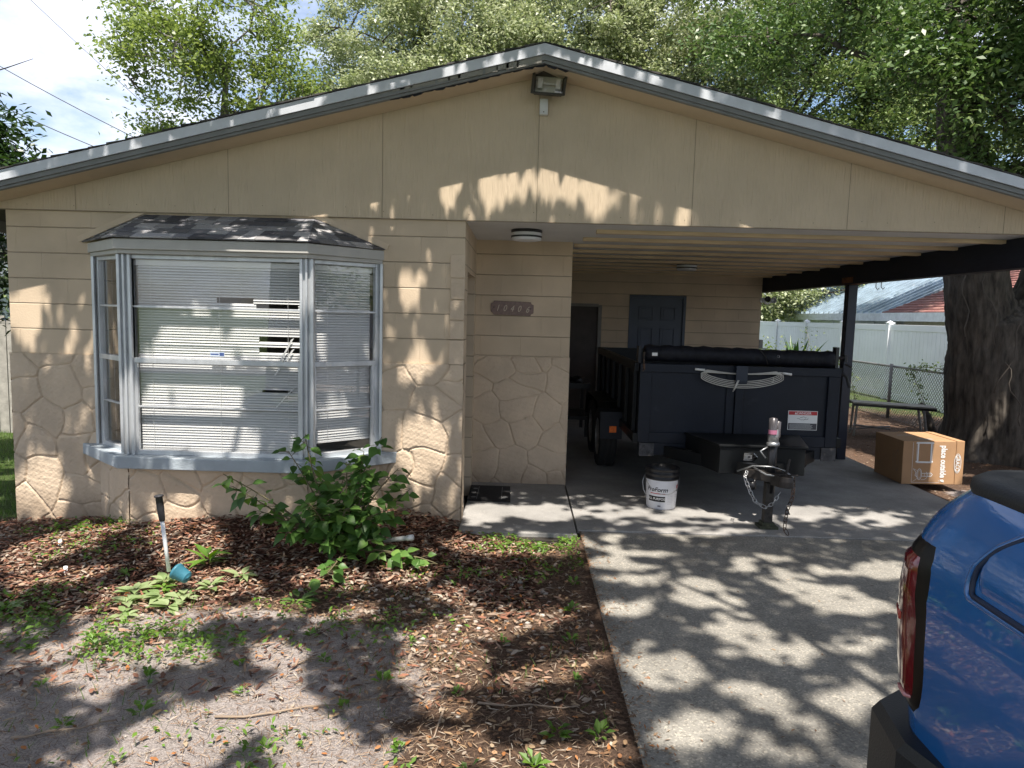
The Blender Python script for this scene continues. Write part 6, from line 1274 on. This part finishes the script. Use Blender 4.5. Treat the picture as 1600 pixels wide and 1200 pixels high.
# broad-leaved rosettes
LM_PALE = leafmat('pale_rosette', [(.26, .34, .14), (.38, .46, .24), (.20, .30, .10), (.48, .54, .34)], .35, .5)
def broadleaf(V_, F_, p, d, ln, wd, nrm, droop=.25, nseg=5):
    d = Vector(d).normalized(); nrm = Vector(nrm); nrm = (nrm-d*nrm.dot(d)).normalized(); w_ = d.cross(nrm); i = len(V_); prof = [0.06, .75, 1.0, .78, .38, .0] if nseg == 5 else None
    for k, q in enumerate(prof):
        t_ = k/nseg; c = Vector(p)+d*ln*t_-nrm*ln*droop*t_*t_; hw = wd/2*q; V_ += [c-w_*hw+nrm*hw*.25, c, c+w_*hw+nrm*hw*.25]
    for k in range(nseg): a = i+3*k; F_ += [(a, a+1, a+4, a+3), (a+1, a+2, a+5, a+4)]
def rosette(name, label, x, y, n, ln, wd, m_, h=.03, seed=0, up_=.5, extra=None):
    r = np.random.default_rng(seed); V_ = []; F_ = []; z = float(gz(x, y))
    for k in range(n):
        a = r.uniform(0, 6.28); e = r.uniform(.1, up_); s = r.uniform(.7, 1.25); o = r.uniform(0, .03); p = (x+math.cos(a)*o, y+math.sin(a)*o, z+r.uniform(.3, 1)*h); broadleaf(V_, F_, p, (math.cos(a)*math.cos(e), math.sin(a)*math.cos(e), math.sin(e)), ln*s, wd*s, (0, 0, 1), .3)
    m = MB(); m.add(V_, F_); o = m.build(name, m_, None, True); return tag(o, label, 'plant')
for k, (x, y, n, ln, wd, lab, mm) in enumerate([(-2.06, -1.10, 16, .13, .045, 'yellow-green leafy plant close to the bay wall right of the cane', LM_WEED), (-2.25, -1.30, 14, .10, .055, 'pale rosette around the foot of the white cane', LM_PALE), (-2.16, -1.52, 16, .10, .055, 'pale rosette just in front of the blue pot', LM_PALE), (-2.32, -1.62, 12, .09, .05, 'pale rosette at the front left of the blue pot', LM_PALE), (-2.05, -1.66, 12, .09, .05, 'lowest pale rosette of the clump by the blue pot', LM_PALE), (-1.92, -1.38, 12, .10, .05, 'pale rosette right of the blue pot', LM_PALE), (-1.78, -1.22, 9, .11, .045, 'pale rosette farthest right beside the leafy shrub', LM_PALE), (-2.55, -1.22, 12, .08, .022, 'small fine-leaved green plant left of the cane', LM_WEED), (-2.95, -1.75, 9, .08, .04, 'lone pale rosette out in the mulch at left', LM_PALE), (-2.36, -1.45, 13, .09, .05, 'pale rosette left of the cane foot and blue pot', LM_PALE), (-2.24, -1.78, 11, .08, .045, 'small pale rosette nearest the sand below the blue pot', LM_PALE), (-2.02, -1.52, 10, .09, .05, 'pale rosette tucked against the right side of the blue pot', LM_PALE), (-2.2, -1.42, 12, .07, .03, 'fine green sprigs growing over the mouth of the blue pot', LM_WEED), (-1.30, -1.55, 8, .12, .05, 'small dark-leaved seedling in front of the shrub', LF_GLOSS)]):
    rosette('broadleaf_plant', lab, x, y, n, ln, wd, mm, seed=60+k, up_=.95 if k in (0, 7) else .6, h=.10 if k == 0 else .04)
# the leafy shrub
sb = thing('shrub', (-1.3, -.85, 0), 'leafy green shrub with broad heart-shaped leaves in front of the bay window', 'shrub'); r = np.random.default_rng(77)
V_ = []; F_ = []; m = MB(); b0 = Vector((-1.22, -.85, .02))
stems = [((-1.62, -.78, .72), 16), ((-1.48, -.85, .86), 18), ((-1.2, -.80, .66), 18), ((-.96, -.78, .84), 18), ((-1.08, -.8, .74), 16), ((-.84, -.78, .62), 16), ((-1.02, -.82, .62), 16), ((-.76, -.72, .46), 16), ((-1.95, -.95, .50), 15), ((-2.03, -.92, .58), 9), ((-1.75, -.98, .34), 14), ((-1.4, -1.02, .42), 22), ((-1.15, -.98, .38), 22), ((-.95, -.95, .34), 20), ((-1.55, -1.0, .22), 16), ((-1.3, -1.05, .16), 16), ((-.98, -.98, .16), 16), ((-1.25, -.7, .52), 18), ((-1.5, -.72, .5), 14), ((-.72, -1.0, .06), 10), ((-.52, -1.02, .02), 8), ((-1.22, -1.35, .02), 10), ((-.85, -.85, .3), 12), ((-1.35, -.9, .3), 18)]
for (e_, nl) in stems:
    e_ = Vector(e_); midp = (b0+e_)/2+Vector((r.normal()*.05, r.normal()*.03-.03, .08)); pts = bez(b0, midp, e_, 9); m.tube(pts, [.009*(1-.7*i/8) for i in range(9)], 5)
    nl = int(nl*1.7)
    for k in range(nl):
        t_ = .30+.70*(k/(nl-1)); i = min(int(t_*8), 7); p = pts[i].lerp(pts[i+1], t_*8-i); a = r.uniform(0, 6.28); e = r.uniform(-.6, .45); d = Vector((math.cos(a)*math.cos(e), math.sin(a)*math.cos(e)*.8-.15, math.sin(e))); q = p+d*r.uniform(.02, .06); m.tube([p, q], .0022, 4, cap=False); s = r.uniform(.055, .112)
        broadleaf(V_, F_, q, d, s, s*.74, (r.normal()*.35, -.45+r.normal()*.25, 1), .35)
m.build('stem', mat('green_brown_stem', (.14, .12, .06), .7), sb, True); m = MB(); m.add(V_, F_)
m.build('foliage', leafmat('shrub_leaves', [(.035, .085, .018), (.065, .15, .030), (.11, .22, .05), (.18, .31, .07), (.05, .12, .025)], .35, .42, .35), sb, True)
# cane, pot, pipe
cn = thing('walking_cane', (-2.34, -1.22, float(gz(-2.34, -1.22))), 'white cane with black rubber grip stuck upright in the mulch', 'cane')
g0 = Vector((-2.225, -1.30, .02)); g1 = Vector((-2.262, -1.30, .36)); g2 = Vector((-2.28, -1.30, .52)); m = MB(); m.tube([g0, g1], .0125, 12); m.build('shaft', M_WHITE, cn, True)
d = (g2-g1); m = MB(); m.tube([g1-d*.05, g1, g1+d*.1, g1+d*.5, g1+d*.93, g1+d*.94, g2], [.0165, .018, .0195, .0225, .021, .029, .028], 14); m.build('grip', mat('black_rubber_grip', (.03, .03, .035), .6, bump=.3, bscale=90), cn, True)
pt = thing('plant_pot', (-2.10, -1.46, .03), 'small tipped blue-green plastic pot lying among pale rosettes', 'pot')
Mp = Matrix.Translation((-2.07, -1.46, .07)) @ Matrix.Scale(.85, 4) @ Matrix.Rotation(R(112), 4, 'Y') @ Matrix.Rotation(R(15), 4, 'X'); m = MB(); m.lathe((0, 0, 0), [(.056, -.045), (.060, -.045), (.060, -.028), (.056, -.027), (.044, .062), (.040, .066), (0, .066), (0, .060), (.038, .058), (.052, -.04)], 24, M=None); m.v = [tuple(Mp @ Vector(p)) for p in m.v]; m.build('pot_body', mat('teal_plastic', (.045, .19, .26), .45), pt, True)
m = MB(); m.tube([(-.93, -.80, .10), (-.72, -.88, .155)], .016, 14); pv = m.build('pipe', mat('weathered_pvc', (.55, .55, .52), .5, var=.2, scale=20), None, True)
o = thing('pvc_pipe', (-.82, -.84, .05), 'short white plastic pipe poking out under the shrub', 'pipe'); pv.parent = o; pv.location = pv.location-o.location
m = MB(); m.tube([(-.755, -.867, .145), (-.715, -.882, .156)], .0205, 14); m.build('pipe_collar', M_PRINTW, o, True)
for k, (x, y) in enumerate([(-2.98, -1.18), (-3.3, -.75)]):
    z = float(gz(x, y)); m = MB(); m.tube([(x, y, z-.05), (x+.004, y, z+.045)], .012, 10); tag(m.build('pipe_stub', M_WHITE, None, True), ['short white pipe stub standing in the mulch left of the cane', 'short white pipe stub near the left corner of the house'][k], 'pipe stub')
# sticks lying about
for k, (a, b, lab) in enumerate([((-.30, -2.62), (-.32, -2.85), 'short bent stick near the driveway edge'), ((-.15, -2.58), (.32, -2.60), 'long thin twig lying towards the driveway edge'), ((-1.3, -2.75), (-.55, -2.55), 'pale long stick across the sandy soil'), ((-2.05, -2.95), (-1.7, -2.8), 'stick at the lower left of the yard'), ((-1.1, -2.3), (-.92, -2.15), 'short pale stick pointing at the shrub')]):
    pts = []
    for q in range(7): t_ = q/6; x = a[0]+(b[0]-a[0])*t_; y = a[1]+(b[1]-a[1])*t_+.012*math.sin(q*2.1+k); pts.append((x, y, float(gz(x, y))+.012))
    m = MB(); m.tube(pts, [.006-.0005*q for q in range(7)], 5); tag(m.build('stick', mat('dry_stick', (.30, .23, .17), .8) if k == 0 else bpy.data.materials['dry_stick'], None, True), lab, 'stick')
# plants along the right side
def spiky(name, label, x, y, n, ln, wd, m_, seed):
    r = np.random.default_rng(seed); V_ = []; F_ = []
    for k in range(n):
        a = r.uniform(0, 6.28); e = r.uniform(.7, 1.45); broadleaf(V_, F_, (x+.03*math.cos(a), y+.03*math.sin(a), .35), (math.cos(a)*math.cos(e), math.sin(a)*math.cos(e), math.sin(e)), ln*r.uniform(.7, 1.1), wd, (math.cos(a), math.sin(a), .3), -.12)
    t = thing(name, (x, y, -.1), label, 'plant'); m = MB(); m.tube([(x, y, -.1), (x, y, .5)], .05, 8); m.build('stem', M_BARKL, t, True); m = MB(); m.add(V_, F_); m.build('leaves', m_, t, True); return t
spiky('agave_plant', 'dark green spiky plant standing against the white fence behind the trailer', 7.0, 12.2, 20, 1.2, .15, leafmat('agave_leaf', [(.02, .06, .015), (.04, .10, .02), (.08, .15, .03)], .15, .35), 5)
root = thing('bush', (6.1, 12.0, -.1), 'low bright green bush at the foot of the white fence', 'bush'); r = np.random.default_rng(8); c = np.array([[6.1, 12.0, .6], [6.6, 12.1, .55], [5.6, 12.2, .7], [7.3, 12.3, .5]]); P_ = c[r.integers(0, 4, 3000)]+r.normal(size=(3000, 3))*np.array([.25, .2, .28]); leaves('foliage', P_, .09, LF_LIME, root, r=r); m = MB()
for q in c: m.tube([(q[0], q[1], -.1), tuple(q)], .02, 6)
m.build('stem', M_BARK, root, True)
def vine(label, pts, n, spread, seed, size=.055):
    r = np.random.default_rng(seed); t = thing('fence_vine', pts[0], label, 'vine', 'vines growing on the chain-link fence'); m = MB(); pp = [Vector(p) for p in pts]; m.tube(pp, .006, 5); m.build('stem', M_BARKL, t, True); A = np.array(pts); i = r.integers(0, len(A)-1, n); f = r.uniform(size=(n, 1)); P_ = A[i]*(1-f)+A[i+1]*f+r.normal(size=(n, 3))*spread; leaves('leaves', P_, size, LF_OAKD, t, r=r)
vine('leafy vine along the top rail nearest the big trunk', [(7.0, 6.2, .1), (7.0, 6.6, .6), (7.02, 7.0, .97), (7.0, 6.4, 1.02), (7.0, 5.6, 1.03), (7.0, 5.0, .98)], 420, .05, 1)
vine('leafy vine spilling over the fence behind the bench', [(7.0, 8.8, .0), (7.0, 9.1, .5), (7.0, 9.6, .95), (7.0, 10.4, .98), (7.0, 10.9, .8)], 300, .07, 2)
vine('thin sprig against the white vinyl fence beside the post', [(7.1, 11.6, .1), (7.1, 11.8, .8), (7.12, 11.7, 1.3), (7.1, 11.9, 1.55)], 80, .09, 3, .07)
m = MB(); m.tube([(6.95, 6.0, -.1), (6.9, 6.1, .2), (6.8, 6.2, .42)], [.07, .055, .04], 8); tag(m.build('tree_stump', M_BARK, None, True), 'dark broken stub leaning on the fence beside the big trunk', 'stump')
# tidy helper data
for o in sc.objects:
    if '_o' in o: del o['_o']
